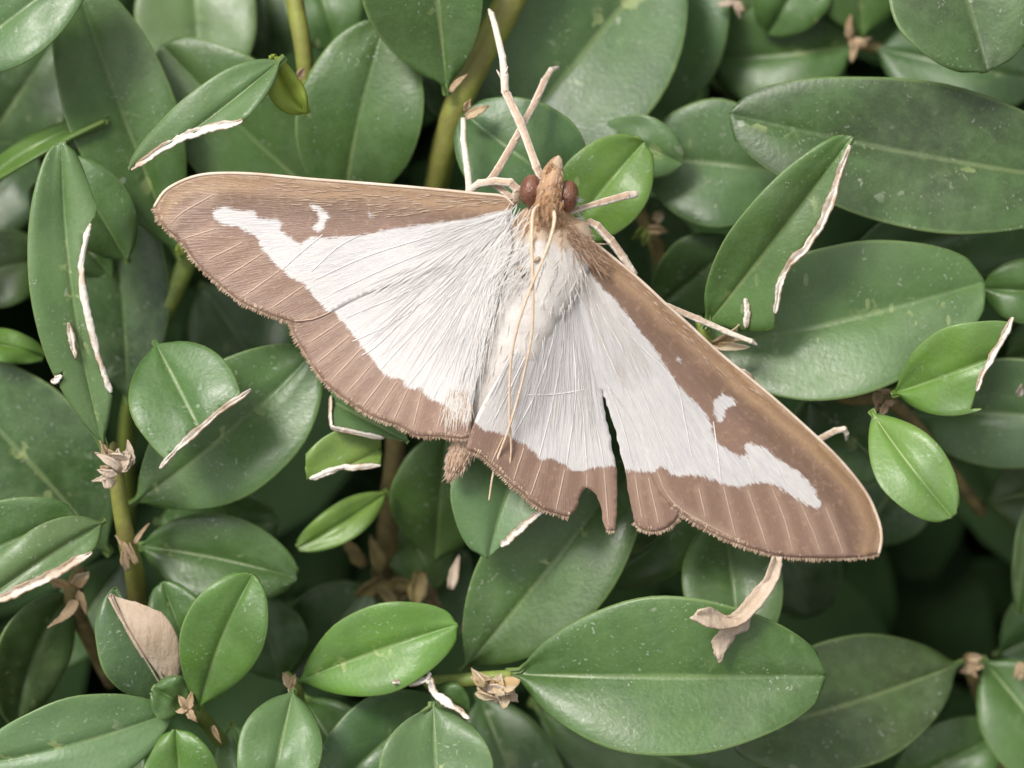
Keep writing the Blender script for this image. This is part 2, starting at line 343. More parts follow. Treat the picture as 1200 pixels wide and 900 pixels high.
class LeafShape:
    def __init__(s, base, tip, w, z0, z1, bend=0, arch=0.08, tilt=0, cup=0.07, fold=0.2, p=0.9, q=0.48, qb=0.75, wl=1, wr=1, notch=0.0, wave=0.035, ctrl=None, seed=0):
        s.B, s.T = np.array(base, float), np.array(tip, float)
        d = s.T-s.B; nrm = np.array((-d[1], d[0]))/np.linalg.norm(d)
        s.Cc = np.array(ctrl, float) if ctrl else (s.B+s.T)/2 + nrm*bend
        s.w, s.z0, s.z1, s.arch, s.tilt, s.cup, s.p, s.q, s.wl, s.wr, s.wave, s.seed, s.fold, s.qb = w/2, z0, z1, arch, tilt, cup, p, min(q, 0.52), wl, wr, wave, seed, fold, max(qb, q)
        s.L = np.linalg.norm(d)
    def prof(s, t):
        if t < 0.05: return 0.035 + 0.6*t
        tt = (t-0.05)/0.95
        a = (min(tt, 1)**s.p)*0.991; return max(math.sin(math.pi*a), 0)**(s.qb if a < 0.5 else s.q) + 0.05*(1-tt)**3
    def at(s, t, v):
        t = t - 0.028*v*v*max(0, (t-0.8)/0.2)
        c = (1-t)**2*s.B + 2*t*(1-t)*s.Cc + t*t*s.T
        tg = 2*(1-t)*(s.Cc-s.B) + 2*t*(s.T-s.Cc); tg = tg/(np.linalg.norm(tg)+1e-9)
        n = np.array((-tg[1], tg[0])); pr = s.prof(t)
        side = s.wr if v > 0 else s.wl
        ww = s.w*pr*side*(1 + 0.03*noise.noise(Vector((t*5, s.seed*3.7+(2 if v > 0 else 0), 0))))
        q = c + n*v*ww
        z = s.z0 + (s.z1-s.z0)*t + s.arch*4*t*(1-t)
        wc = ww/S
        z += s.tilt*v*wc + s.cup*v*v*wc + s.fold*(math.sqrt(v*v+0.012)-0.11)*wc - 0.02*math.exp(-(v/0.09)**2)*min(1, pr*1.5) - 0.022*abs(v)**8
        z += s.wave*noise.noise(Vector((t*3.1+s.seed, v*1.3, s.seed*1.7)))
        return q[0], q[1], z
    def zat(s, px, py):
        best, bz = 1e18, 0
        for i in range(0, 41):
            for j in range(-10, 11):
                x, y, z = s.at(i/40, j/10); d = (x-px)**2+(y-py)**2
                if d < best: best, bz = d, z
        return bz
def dry_edge(par, O, L, pl):
    """withered margin: a ragged, slightly curled strip along the bite"""
    sp = [np.array(p) for p in cr_spline([(x, y, r, L.zat(x, y)) for x, y, r in pl], 7)]; n = len(sp); sd_ = random.random()*50
    bm = bmesh.new(); g = []; uvl = bm.loops.layers.uv.new('UVMap')
    for i in range(n):
        x, y, r, z = sp[i]; tg = sp[min(i+1, n-1)][:2]-sp[max(i-1, 0)][:2]; tg = tg/(np.linalg.norm(tg)+1e-9); nn = np.array((-tg[1], tg[0])); row = []
        e = 0.8*min(1, 0.35+min(i, n-1-i)*0.3)
        a = -r*e*(0.8+0.6*noise.noise(Vector((i*0.17, sd_, 0)))+random.uniform(-.16, .16)); b_ = r*e*(0.8+0.6*noise.noise(Vector((i*0.17, sd_+9, 0)))+random.uniform(-.16, .16))
        for k in range(6):
            v = k/5; q = np.array((x, y))+nn*(a+(b_-a)*v)
            row.append(bm.verts.new(P(q[0], q[1], z+0.012+0.012*math.cos(math.pi*2*v+sd_)*(0.5+noise.noise(Vector((i*.25, sd_, 4))))+random.uniform(-.004, .004))-O))
        g.append(row)
    for i in range(n-1):
        for k in range(5):
            f = bm.faces.new((g[i][k], g[i][k+1], g[i+1][k+1], g[i+1][k]))
            for lp, (ii, kk) in zip(f.loops, ((i, k), (i, k+1), (i+1, k+1), (i+1, k))): lp[uvl].uv = (ii/n, kk/5)
    bmesh.ops.recalc_face_normals(bm, faces=bm.faces)
    me = bpy.data.meshes.new('dry_edge'); bm.to_mesh(me); bm.free()
    o = link('dry_edge', me, par, (0, 0, 0), [DRY]); s = o.modifiers.new('thickness', 'SOLIDIFY'); s.thickness = 0.010; s.offset = 0
LEAFN = 0
def leaf(sprig, base, tip, w, z0, z1=None, col='mid', eat=(), dry=(), label=None, nu=26, mats=LEAF, thick=0.022, **kw):
    """eat: outlines of the eaten parts.  dry: polylines of (px,py,r) of withered margin."""
    global LEAFN; LEAFN += 1
    if z1 is None: z1 = z0
    L = LeafShape(base, tip, w, z0, z1, seed=LEAFN*1.37, **kw)
    O = P(*L.at(0, 0)); so = org(sprig)
    verts, faces, uvs = [], [], []
    for i in range(nu+1):
        t = i/nu; t = t - 0.085*math.sin(2*math.pi*t)
        for v in VS:
            verts.append(P(*L.at(t, v)) - O); uvs.append((t, v*0.5+0.5))
    m = len(VS)
    for i in range(nu):
        for j in range(m-1): faces.append((i*m+j, i*m+j+1, (i+1)*m+j+1, (i+1)*m+j))
    bm = bmesh.new(); bv = [bm.verts.new(v) for v in verts]; uvl = bm.loops.layers.uv.new('UVMap')
    for f in faces:
        fc = bm.faces.new([bv[k] for k in f])
        for lp, k in zip(fc.loops, f): lp[uvl].uv = uvs[k]
    for poly in eat:
        k = len(poly)
        for a, b in zip(poly, poly[1:]):
            za = L.zat(*a); pa, pb = P(*a, za) - O, P(*b, za) - O; dd = pb-pa; nn = Vector((-dd.y, dd.x, 0)).normalized()
            ext = 0.25*dd.length + 0.05; lo, hi = -ext, dd.length+ext; dn = dd.normalized(); near = []
            for f in bm.faces:
                m_ = (f.calc_center_median()-pa).dot(dn)
                if lo < m_ < hi: near.append(f)
            g = list({e for f in near for e in f.edges}) + list({v for f in near for v in f.verts}) + near
            if g: bmesh.ops.bisect_plane(bm, geom=g, plane_co=pa, plane_no=nn, dist=1e-5)
        kill = []
        for f in bm.faces:
            q = f.calc_center_median()+O; kk = (D-q.z)/D; kill.append((q.x/kk*S+600, 450-q.y/kk*S))
        ins = pt_inside(np.array(kill), poly)
        bmesh.ops.delete(bm, geom=[f for f, i_ in zip(bm.faces[:], ins) if i_], context='FACES')
    bmesh.ops.remove_doubles(bm, verts=bm.verts, dist=1e-4)
    bmesh.ops.recalc_face_normals(bm, faces=bm.faces)
    az = sum(f.normal.z for f in bm.faces)
    if az < 0: bmesh.ops.reverse_faces(bm, faces=bm.faces)
    me = bpy.data.meshes.new('leaf'); bm.to_mesh(me); bm.free()
    o = link('leaf', me, sprig, O - so, mats)
    sm = o.modifiers.new('thickness', 'SOLIDIFY'); sm.thickness = thick; sm.offset = -1; sm.material_offset = 1; sm.material_offset_rim = 2
    c = COL[col] if isinstance(col, str) else col
    f = 0.86+0.32*random.random(); o.color = (c[0]*f*(0.98+0.2*random.random()), c[1]*f, c[2]*f*(0.9+0.2*random.random()), 1)
    if label: o['label'] = label
    for pl in dry: dry_edge(o, O, L, pl)
    return o
def sprig(px, py, z, label):
    return root('box_sprig', P(px, py, z), label, 'sprig', 'leafy sprigs of the box hedge')
def stem(sp, pts, mat=STEM):
    return tube('stem', sp, pts, mat, seg=10, per=6, bumpy=0.08)
def scale_piece(sp, name, px, py, z, ang, ln, wd, mat, curl=0.3):
    """small dry bud scale: a crumpled, ragged, pointed flake"""
    O = P(px, py, z); bm = bmesh.new(); g = []; sd_ = random.random()*90
    a = math.radians(ang); dx, dy = math.cos(a), math.sin(a); fw = random.uniform(0.55, 1.0); tw = random.gauss(0, 0.7); ln = ln*random.uniform(.75, 1.2); bend = random.gauss(0, 0.35)
    for i in range(9):
        t = i/8; row = []; l = ln/S*t
        for j in range(6):
            v = (j-2.5)/2.5; ww = wd*fw/S/2*max(math.sin(math.pi*(0.22+0.77*t)), 0.03)*(1+0.45*noise.noise(Vector((t*5, v*2, sd_))))
            off = bend*l*t
            row.append(bm.verts.new((dx*l-dy*(v*ww+off), dy*l+dx*(v*ww+off), curl*ln/S*math.sin(t*2.2) + 0.7*ww*v*v + tw*v*ww + 0.16*wd/S*noise.noise(Vector((t*3.5, v*1.8, sd_+7))))))
        g.append(row)
    for i in range(8):
        for j in range(5): bm.faces.new((g[i][j], g[i][j+1], g[i+1][j+1], g[i+1][j]))
    me = bpy.data.meshes.new(name); bm.to_mesh(me); bm.free()
    o = link(name, me, sp, O-org(sp), [mat]); s = o.modifiers.new('thickness', 'SOLIDIFY'); s.thickness = 0.007; s.offset = 0
    return o

# ------------------------------------------------------------------ box sprigs, traced one by one
# far left edge
sp = sprig(-40, 230, -0.9, 'box sprig at the far left edge with pale corner leaf and a leaf seen edge-on')
stem(sp, [(-60, -40, -0.9, 9), (-50, 120, -0.9, 10), (-45, 330, -1.0, 11), (-40, 520, -1.4, 11)])
leaf(sp, (-70, 85), (100, -45), 105, -0.35, -0.25, 'pale', tilt=0.2)
leaf(sp, (-45, 240), (128, 138), 30, -0.7, -0.65, 'bright', bend=-30, tilt=1.8, wl=1.0, wr=0.8, label='curved leaf seen almost edge-on with a bright rim')
leaf(sp, (-40, 400), (52, 418), 40, -0.7, -0.75, 'bright', bend=-8, tilt=0.5)
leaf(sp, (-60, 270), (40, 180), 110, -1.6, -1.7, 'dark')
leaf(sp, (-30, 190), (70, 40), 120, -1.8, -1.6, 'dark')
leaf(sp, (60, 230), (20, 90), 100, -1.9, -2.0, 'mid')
leaf(sp, (-60, 330), (60, 300), 90, -1.3, -1.4, 'olive')

# sprig with the node left of the moth's left wing tip
sp = sprig(150, 500, -1.2, 'box sprig below the left wing tip, one leaf bitten off straight across')
stem(sp, [(226, 285, -0.95, 13), (210, 330, -0.98, 12), (187, 382, -1.1, 11), (165, 430, -1.5, 11), (150, 500, -2.0, 11), (148, 620, -2.6, 11)], STEMG)
leaf(sp, (212, 305), (88, -22), 128, -0.85, -0.65, 'mid', bend=-6, p=1.05, tilt=-0.12)
leaf(sp, (150, 475), (125, 195), 112, -1.15, -1.0, 'deep', bend=10)
leaf(sp, (180, 398), (262, 560), 128, -0.25, 0.02, 'mid', eat=[[(312, 444), (294, 456), (262, 478), (225, 510), (203, 530), (187, 549), (172, 566), (260, 640), (360, 520)]], dry=[[(294, 456, 4.5), (262, 478, 5), (225, 510, 5), (203, 530, 4.5), (187, 549, 4)]], bend=-2, p=0.75, q=0.6, label='leaf bitten off straight across, with a dry white cut edge')
leaf(sp, (150, 310), (72, 188), 84, -0.62, -0.5, 'mid', bend=8, tilt=-0.3)
leaf(sp, (135, 330), (40, 215), 70, -1.0, -0.9, 'dark')
leaf(sp, (235, 330), (330, 470), 120, -1.9, -1.7, 'deep')
scale_piece(sp, 'bud', 215, 300, -0.75, 120, 16, 12, STEMG)
scale_piece(sp, 'bud', 219, 298, -0.77, 60, 14, 10, STEMG)

# upper left sprig
sp = sprig(360, 120, -0.7, 'box sprig at the upper left with a folded leaf whose lower half is eaten white')
stem(sp, [(338, -40, -0.7, 10), (345, 0, -0.7, 11), (354, 50, -0.7, 11), (361, 96, -0.75, 10), (380, 170, -0.9, 7), (400, 230, -1.1, 6)])
leaf(sp, (402, 255), (190, 52), 150, -1.1, -0.9, 'mid', bend=-12, q=0.6, tilt=0.15)
leaf(sp, (222, -90), (238, 120), 142, -1.7, -1.5, 'pale')
leaf(sp, (400, 262), (452, 24), 148, -0.85, -0.6, 'mid', bend=-12, p=0.95, q=0.62, tilt=0.1)
leaf(sp, (362, -60), (395, 60), 90, -1.5, -1.4, 'mid')
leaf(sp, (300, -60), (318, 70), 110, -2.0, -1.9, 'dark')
# folded leaf: a bright petiole half turned up, then the blade coming forward and down to the left
leaf(sp, (361, 134), (320, 66), 44, -0.12, 0.03, 'yellow', bend=-12, q=0.4, wl=1.0, wr=0.85, p=0.8, arch=0.0, mats=[LEAF[1]]*3, label='bright yellow-green folded base of the eaten leaf')  # light coming through this underside is put into its yellow base colour
leaf(sp, (334, 66), (152, 203), 74, 0.06, 0.0, 'pale', bend=-9, q=0.55, p=0.8, wl=0.75, wr=1.0, cup=0.25, tilt=-0.3, eat=[[(130, 214), (154, 200), (180, 182), (210, 164), (240, 152), (268, 146), (290, 138), (330, 110), (330, 200), (180, 260)]], dry=[[(154, 199, 3), (180, 181, 6), (210, 163, 7), (240, 152, 7), (268, 146, 5.5), (284, 141, 4)]], label='folded leaf with its lower half eaten to a white edge')  # the blade's lighter sheen is partly painted by its pale base colour
scale_piece(sp, 'bud_scale', 350, 92, -0.6, 60, 14, 10, BUD); scale_piece(sp, 'bud_scale', 352, 98, -0.6, 130, 12, 9, BUD)

# thick stem above the head
sp = sprig(540, 120, -0.6, 'box sprig with a thick olive stem and large leaves above the moth head')
stem(sp, [(622, -60, -0.62, 20), (598, 0, -0.62, 19), (570, 52, -0.62, 18), (545, 102, -0.62, 18), (527, 150, -0.68, 17), (514, 205, -0.8, 16), (500, 300, -1.2, 15)])
leaf(sp, (525, 112), (490, -190), 175, -0.5, -0.2, 'mid', p=0.8, q=0.9, bend=2, tilt=-0.1, wr=0.62)
leaf(sp, (800, -75), (560, 215), 212, -1.15, -0.85, 'teal', bend=4, fold=0.3)
leaf(sp, (700, 240), (543, 132), 140, -0.5, -0.45, 'teal', q=0.55, bend=-10, p=0.95, tilt=-0.15)
leaf(sp, (532, 150), (508, 60), 60, -0.9, -0.9, 'deep')
scale_piece(sp, 'stipule', 528, 108, -0.38, 62, 26, 12, BUD); scale_piece(sp, 'stipule', 546, 138, -0.30, 30, 34, 15, BUD, 0.1)
scale_piece(sp, 'stipule', 545, 132, -0.32, 70, 18, 10, BUD)

# behind the head, right
sp = sprig(740, 260, -1.2, 'box sprig behind the moth head with small rounded leaves and a pale-ribbed leaf')
stem(sp, [(735, 180, -1.2, 8), (745, 240, -1.25, 9), (770, 290, -1.3, 10), (800, 400, -1.6, 11)], BARK)
leaf(sp, (648, 300), (755, 166), 104, -0.42, -0.3, 'bright', p=1.15, q=0.55, bend=-6)
leaf(sp, (690, 152), (800, 192), 72, -0.85, -0.7, 'pale', p=1.1, q=0.5, bend=-6)
leaf(sp, (738, 182), (938, 205), 150, -1.0, -0.9, 'teal', q=0.58, bend=-4, tilt=0.1)
leaf(sp, (742, 170), (815, -70), 138, -1.6, -1.4, 'teal', p=1.0)
leaf(sp, (905, 150), (855, -60), 120, -1.9, -1.7, 'dark')
leaf(sp, (790, 420), (745, 230), 130, -1.7, -1.6, 'dark')
leaf(sp, (870, 280), (770, 360), 90, -1.0, -1.2, 'dark', tilt=0.1)
leaf(sp, (880, 400), (800, 330), 100, -1.1, -1.3, 'dark')
for i in range(4): scale_piece(sp, 'bud', 762+random.uniform(-12, 26), 268+random.uniform(-22, 18), -1.15, random.uniform(0, 360), 22, 14, AMBER if i % 2 else STEMG)

# upper right
sp = sprig(1010, 60, -1.6, 'blurred box sprig at the top right behind the large dark leaf, with a brown bud')
stem(sp, [(870, -30, -1.7, 7), (935, 20, -1.7, 8), (1010, 52, -1.6, 8), (1120, 70, -1.7, 9)], BARK)
leaf(sp, (1005, 52), (838, 70), 130, -1.6, -1.7, 'mid', bend=-6)
leaf(sp, (1012, 48), (1000, -120), 120, -1.5, -1.3, 'mid')
leaf(sp, (1020, 55), (1215, 95), 120, -1.6, -1.4, 'teal')
leaf(sp, (900, -10), (850, 110), 90, -2.1, -2.2, 'mid')
leaf(sp, (960, -60), (900, 40), 90, -1.4, -1.5, 'mid')
leaf(sp, (1085, -140), (1157, 84), 178, -0.35, -0.15, 'grey', bend=-8, p=1.1, q=0.6, label='dusty grey-green leaf hanging into the top right corner')
for i in range(5): scale_piece(sp, 'bud', 1003+random.uniform(-6, 8), 50+random.uniform(-7, 7), -1.45, random.uniform(0, 360), 20, 14, BUD)
for i in range(3): scale_piece(sp, 'bud', 862+random.uniform(-5, 5), 5+random.uniform(-6, 6), -1.3, random.uniform(200, 340), 20, 13, DRYTAN)

# large dark leaf, right
sp = sprig(1330, 230, -0.9, 'box sprig at the right edge with the large dusty dark leaf reaching in')
stem(sp, [(1345, 60, -0.8, 11), (1335, 230, -0.8, 12), (1330, 420, -1.1, 12)])
leaf(sp, (1335, 220), (854, 133), 172, -0.55, -0.42, 'grey', bend=-16, q=0.6, p=0.95, tilt=-0.05, nu=34, label='large dusty dark leaf pointing left')
leaf(sp, (975, 315), (1320, 225), 112, -1.2, -0.9, 'teal', bend=-6)
leaf(sp, (1260, 345), (1152, 338), 78, -0.75, -0.65, 'mid', q=0.5)
leaf(sp, (1340, 250), (1120, 240), 120, -1.7, -1.6, 'dark')
leaf(sp, (1330, 400), (1180, 420), 110, -1.5, -1.4, 'mid')

# chewed pointed leaf and the broad glossy leaf, right
sp = sprig(826, 398, -0.35, 'box sprig by the right wing with a pointed leaf whose right side is eaten ragged')
stem(sp, [(818, 372, -0.35, 5), (828, 396, -0.35, 8), (840, 430, -0.5, 9), (860, 520, -0.9, 9)], STEMG)
leaf(sp, (824, 386), (998, 160), 128, -0.25, 0.08, 'fresh', bend=4, q=0.6, p=0.8, wl=0.75, wr=1.45, tilt=-0.15,
     eat=[[(1004, 150), (996, 170), (984, 200), (974, 235), (962, 262), (945, 290), (925, 310), (914, 335), (908, 368), (905, 420), (1060, 380), (1060, 150)]], dry=[[(996, 170, 2.5), (984, 200, 5), (974, 235, 6), (962, 262, 6.5), (945, 290, 6), (925, 310, 6), (914, 335, 6), (908, 368, 5)], [(873, 350, 3), (876, 366, 6), (874, 384, 5)]], label='pointed leaf eaten along its right side')
leaf(sp, (800, 412), (1154, 330), 178, -0.5, -0.42, 'pale', bend=14, p=0.95, tilt=0.1, fold=0.25, nu=34, label='broad glossy bluish leaf')  # pale base colour carries part of the sky sheen on this leaf
for a in (10, 35, -12): scale_piece(sp, 'bud_scale', 836, 404, -0.2, a, 46, 14, AMBER if a < 30 else BUD, 0.1)
scale_piece(sp, 'bud_scale', 862, 435, -0.18, 5, 22, 9, DRY, 0.1)

# node right: two small bright leaves
sp = sprig(1036, 470, -0.5, 'box sprig on the right with two small bright leaves, one bitten off at its end')
stem(sp, [(960, 458, -0.75, 9), (1000, 466, -0.6, 10), (1036, 468, -0.55, 9), (1075, 500, -0.9, 8), (1150, 600, -1.6, 8)], BARK)
leaf(sp, (1044, 462), (1215, 396), 104, -0.3, 0.0, 'bright', bend=6, q=0.55, p=0.85, eat=[[(1196, 352), (1187, 372), (1178, 392), (1165, 415), (1152, 438), (1144, 458), (1138, 480), (1260, 480), (1260, 350)]], dry=[[(1187, 372, 3.5), (1178, 392, 5), (1165, 415, 5.5), (1152, 438, 4.5), (1144, 458, 4)]], label='small bright leaf bitten off at its right end')
leaf(sp, (1020, 480), (1116, 606), 84, -0.2, 0.05, 'lime', bend=6, q=0.5, p=1.02, label='small oval light green leaf')
leaf(sp, (1050, 480), (1310, 490), 130, -1.1, -0.8, 'teal', tilt=-0.2)
leaf(sp, (1030, 478), (940, 560), 130, -1.2, -1.3, 'teal', tilt=0.2)
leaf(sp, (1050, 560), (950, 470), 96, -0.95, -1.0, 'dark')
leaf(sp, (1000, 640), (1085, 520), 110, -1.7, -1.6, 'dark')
leaf(sp, (1150, 590), (1300, 560), 100, -1.6, -1.4, 'olive')
for i in range(6): scale_piece(sp, 'bud', 1034+random.uniform(-9, 9), 466+random.uniform(-8, 8), -0.45, random.uniform(0, 360), 17, 11, BUD)
scale_piece(sp, 'bud', 1192, 463, -0.6, 40, 13, 11, DRY)

# lower right, in the shade
sp = sprig(1140, 780, -1.3, 'shaded box sprig in the dark lower right corner with small brown buds')
stem(sp, [(1136, 770, -1.35, 8), (1140, 790, -1.45, 9), (1170, 880, -2.1, 9), (1190, 980, -2.6, 10)], BARK)
leaf(sp, (1130, 775), (852, 862), 155, -1.1, -0.85, 'olive', bend=-14, q=0.6, tilt=-0.1, label='broad dull leaf lying in the shade')
leaf(sp, (1150, 770), (1280, 930), 120, -1.3, -1.2, 'mid')
leaf(sp, (1165, 770), (1330, 690), 120, -1.7, -1.6, 'dark')
leaf(sp, (1040, 930), (1180, 855), 90, -1.5, -1.4, 'mid')
leaf(sp, (1220, 560), (1196, 720), 40, -1.2, -1.2, 'olive')
for i in range(4): scale_piece(sp, 'bud', 1133+random.uniform(-7, 7), 775+random.uniform(-7, 7), -1.2, random.uniform(0, 360), 18, 13, BUD)
for i in range(3): scale_piece(sp, 'bud', 1193+random.uniform(-4, 6), 775+random.uniform(-7, 7), -1.1, random.uniform(0, 360), 18, 12, BUD)

# below the right wing
sp = sprig(850, 600, -0.8, 'box sprig mostly hidden under the right wing, its leaves pointing down')
stem(sp, [(800, 520, -0.9, 8), (840, 590, -0.85, 8), (850, 610, -0.8, 6)], STEMG)
leaf(sp, (845, 590), (868, 775), 118, -0.75, -0.5, 'mid', bend=-4, tilt=-0.1)
leaf(sp, (830, 580), (700, 676), 92, -0.95, -0.9, 'mid', bend=-12)
leaf(sp, (900, 600), (960, 720), 110, -1.9, -2.0, 'deep')
leaf(sp, (790, 540), (740, 640), 110, -1.3, -1.3, 'dark')

# bottom centre right
sp = sprig(578, 800, -0.3, 'box sprig at the bottom centre with a large wide leaf and an amber bud')
stem(sp, [(500, 800, -0.42, 8), (545, 797, -0.35, 9), (590, 792, -0.3, 7), (600, 790, -0.3, 4)], STEMG)
leaf(sp, (592, 790), (968, 792), 186, -0.3, -0.15, 'mid', bend=4, q=0.58, p=0.92, tilt=0.1, fold=0.26, nu=34, label='large wide leaf pointing right, glossy along its lower half')
leaf(sp, (540, 788), (738, 545), 150, -0.6, -0.45, 'mid', bend=6, q=0.62, p=0.95, tilt=0.1)
leaf(sp, (508, 822), (516, 990), 134, -0.15, -0.1, 'pale', q=0.55, p=0.85, bend=2, eat=[[(440, 802), (462, 806), (500, 800), (510, 812), (525, 824), (540, 834), (552, 844), (600, 870), (600, 740), (440, 740)]], dry=[[(460, 800, 5), (480, 799, 6), (500, 797, 6.5), (510, 812, 6), (525, 824, 6), (540, 834, 5), (550, 842, 4)], [(500, 796, 4), (504, 788, 3)]], label='pale leaf chewed across its top to a dry forked edge')
leaf(sp, (520, 815), (378, 940), 110, -0.55, -0.4, 'teal', bend=10)
leaf(sp, (505, 806), (548, 836), 44, -0.35, -0.3, 'mid', q=0.4)
leaf(sp, (620, 820), (900, 940), 140, -1.6, -1.5, 'dark')
leaf(sp, (560, 810), (640, 1010), 120, -1.4, -1.3, 'dark')
for i in range(16): scale_piece(sp, 'bud_scale', 572+random.uniform(-14, 22), 806+random.uniform(-9, 9), -0.2+random.uniform(-.05, .06), random.gauss(-20, 55), random.uniform(16, 28), random.uniform(14, 22), AMBER if i % 4 else DRYTAN, 0.25)

# centre, below the left wing
sp = sprig(452, 700, -1.3, 'box sprig on a brown stem under the moth body with pale bitten leaf stubs')
stem(sp, [(462, 470, -1.05, 12), (463, 530, -1.15, 13), (457, 580, -1.25, 13), (453, 640, -1.45, 14), (446, 700, -1.8, 15), (440, 800, -2.4, 15)], BARK)
leaf(sp, (482, 520), (352, 450), 96, -0.25, -0.2, 'pale', q=0.45, eat=[[(380, 420), (388, 464), (387, 480), (388, 500), (380, 540), (250, 540), (250, 420)], [(370, 498), (388, 500), (420, 508), (450, 513), (500, 520), (500, 620), (370, 620)]], dry=[[(450, 513, 3.5), (420, 508, 4), (398, 503, 4), (388, 500, 4)], [(388, 500, 2.5), (387, 480, 2.5), (388, 464, 2)]], label='pale leaf stub bitten off below the left wing')
leaf(sp, (470, 512), (345, 566), 74, -0.35, -0.25, 'lime', q=0.55, bend=-14, wl=0.7, wr=1.2, eat=[[(340, 570), (363, 561), (380, 555), (400, 549), (420, 548), (446, 546), (500, 546), (500, 650), (340, 650)], [(447, 440), (447, 620), (560, 620), (560, 440)], [(358, 480), (358, 620), (300, 620), (300, 480)]], dry=[[(446, 546, 4), (420, 547, 5), (400, 548, 5), (380, 555, 5), (363, 561, 4.5)]], label='light green leaf stub with a pale dry lower edge')
leaf(sp, (455, 575), (348, 642), 46, -0.85, -0.75, 'lime', bend=-6, q=0.5)
leaf(sp, (510, 660), (522, 510), 118, -1.2, -0.9, 'fresh', bend=0, q=0.6)
leaf(sp, (470, 600), (512, 690), 76, -1.6, -1.5, 'fresh', q=0.5)
leaf(sp, (640, 480), (572, 655), 140, -0.32, -0.18, 'pale', bend=14, q=0.55, p=0.85, eat=[[(570, 655), (587, 640), (598, 632), (612, 618), (626, 606), (640, 594), (700, 560), (720, 720), (570, 720)]], dry=[[(587, 640, 6), (598, 632, 6), (612, 618, 5.5), (626, 606, 5), (636, 598, 3.5)]], label='pale leaf under the wing ending in a dry white strip')
leaf(sp, (440, 800), (540, 640), 100, -1.9, -1.7, 'dark')
for i in range(9): scale_piece(sp, 'dry_flake', 440+random.uniform(-30, 60), 690+random.uniform(-30, 22), -1.35+random.uniform(-.1, .15), random.uniform(0, 360), 46, 24, BARK)
scale_piece(sp, 'dry_flake', 528, 690, -0.9, 78, 50, 12, DRYTAN, 0.1)

# left: dried bud cluster
sp = sprig(140, 600, -0.4, 'box sprig at the left with a dried bud cluster and a tall eaten leaf')
stem(sp, [(133, 520, -0.25, 5), (137, 560, -0.3, 9), (142, 600, -0.35, 10), (150, 640, -0.45, 11), (160, 690, -0.7, 12), (165, 800, -1.3, 12)], STEM)
leaf(sp, (124, 532), (72, 166), 104, -0.15, 0.06, 'soft', bend=-24, q=0.6, p=1.0, wl=0.95, wr=0.9, tilt=-0.1, nu=34,
     eat=[[(118, 245), (106, 262), (99, 285), (95, 312), (98, 345), (105, 380), (114, 415), (123, 442), (130, 460), (150, 490), (220, 480), (200, 240)], [(40, 452), (60, 444), (74, 436), (70, 452), (62, 462), (40, 480)]], dry=[[(106, 262, 3), (99, 285, 4.5), (95, 312, 6), (98, 345, 6), (105, 380, 6), (114, 415, 5.5), (123, 442, 5), (130, 460, 4.5)], [(80, 378, 3), (84, 398, 6), (88, 420, 3.5)], [(60, 448, 3), (66, 446, 6), (72, 440, 3)]], label='tall upright leaf eaten along its right side')
leaf(sp, (152, 592), (366, 414), 150, -0.6, -0.45, 'mid', bend=18, q=0.62, p=1.0, tilt=0.1)
leaf(sp, (130, 650), (-80, 425), 165, -0.95, -0.85, 'dark', bend=8)
leaf(sp, (125, 610), (-30, 712), 74, -0.1, 0.06, 'pale', bend=6, q=0.5, p=0.8, eat=[[(-60, 726), (-10, 706), (20, 694), (50, 680), (80, 664), (108, 647), (126, 634), (160, 700), (0, 800)]], dry=[[(-10, 706, 6), (20, 694, 7), (50, 680, 7), (80, 664, 7.5), (108, 647, 6.5)]], label='leaf reduced to its upper half with a beige dry edge')
leaf(sp, (-90, 690), (90, 606), 104, -0.4, -0.3, 'mid', bend=-14, q=0.5)
leaf(sp, (158, 640), (348, 678), 104, -0.75, -0.65, 'mid', bend=-10, q=0.55, tilt=0.1)
leaf(sp, (180, 610), (326, 612), 90, -1.2, -1.1, 'mid', bend=10)
leaf(sp, (150, 650), (60, 780), 80, -1.6, -1.7, 'deep')
for i in range(22):
    up = random.random() < 0.65
    x, y = (138+random.gauss(0, 7), 548+random.gauss(0, 7)) if up else (126+random.gauss(0, 6), 560+random.gauss(0, 5))
    scale_piece(sp, 'bud_scale', x, y, -0.14+random.uniform(-.06, .08), random.gauss(80, 40) if up else random.gauss(175, 35), random.uniform(14, 30) if up else random.uniform(12, 20), random.uniform(10, 17), random.choice((DRYTAN, DRYTAN, BUD)), 0.25)
for i in range(4): scale_piece(sp, 'bud_scale', 158+random.uniform(-12, 10), 655+random.uniform(-25, 25), -0.4, random.uniform(50, 130), 34, 10, BUD, 0.1)

# bottom left: node with the dry tan leaf
sp = sprig(222, 832, -0.3, 'box sprig at the lower left with a half-dried tan leaf beside a bright oval one')
stem(sp, [(215, 826, -0.25, 7), (228, 836, -0.3, 9), (245, 850, -0.45, 9), (275, 900, -0.9, 9), (290, 980, -1.3, 9)], STEMG)
leaf(sp, (214, 829), (-30, 896), 108, -0.25, -0.05, 'pale', bend=-16, q=0.6, p=0.95, tilt=0.05)
leaf(sp, (232, 834), (296, 674), 98, -0.2, 0.1, 'bright', bend=-12, q=0.52, p=1.05, label='bright oval leaf')
leaf(sp, (208, 832), (132, 690), 100, -0.35, -0.15, 'teal', bend=6, q=0.5, wl=1.15, wr=0.2, label='green remaining half of the dried leaf')
leaf(sp, (205, 826), (128, 694), 92, -0.33, -0.1, 'pale', bend=-4, q=0.55, p=1.0, wl=0.1, wr=1.0, mats=[DRYTAN, DRYTAN, DRYTAN], thick=0.015, eat=[[(110, 690), (132, 698), (160, 706), (190, 717), (240, 740), (240, 640), (110, 640)]], label='dried tan half of the leaf')
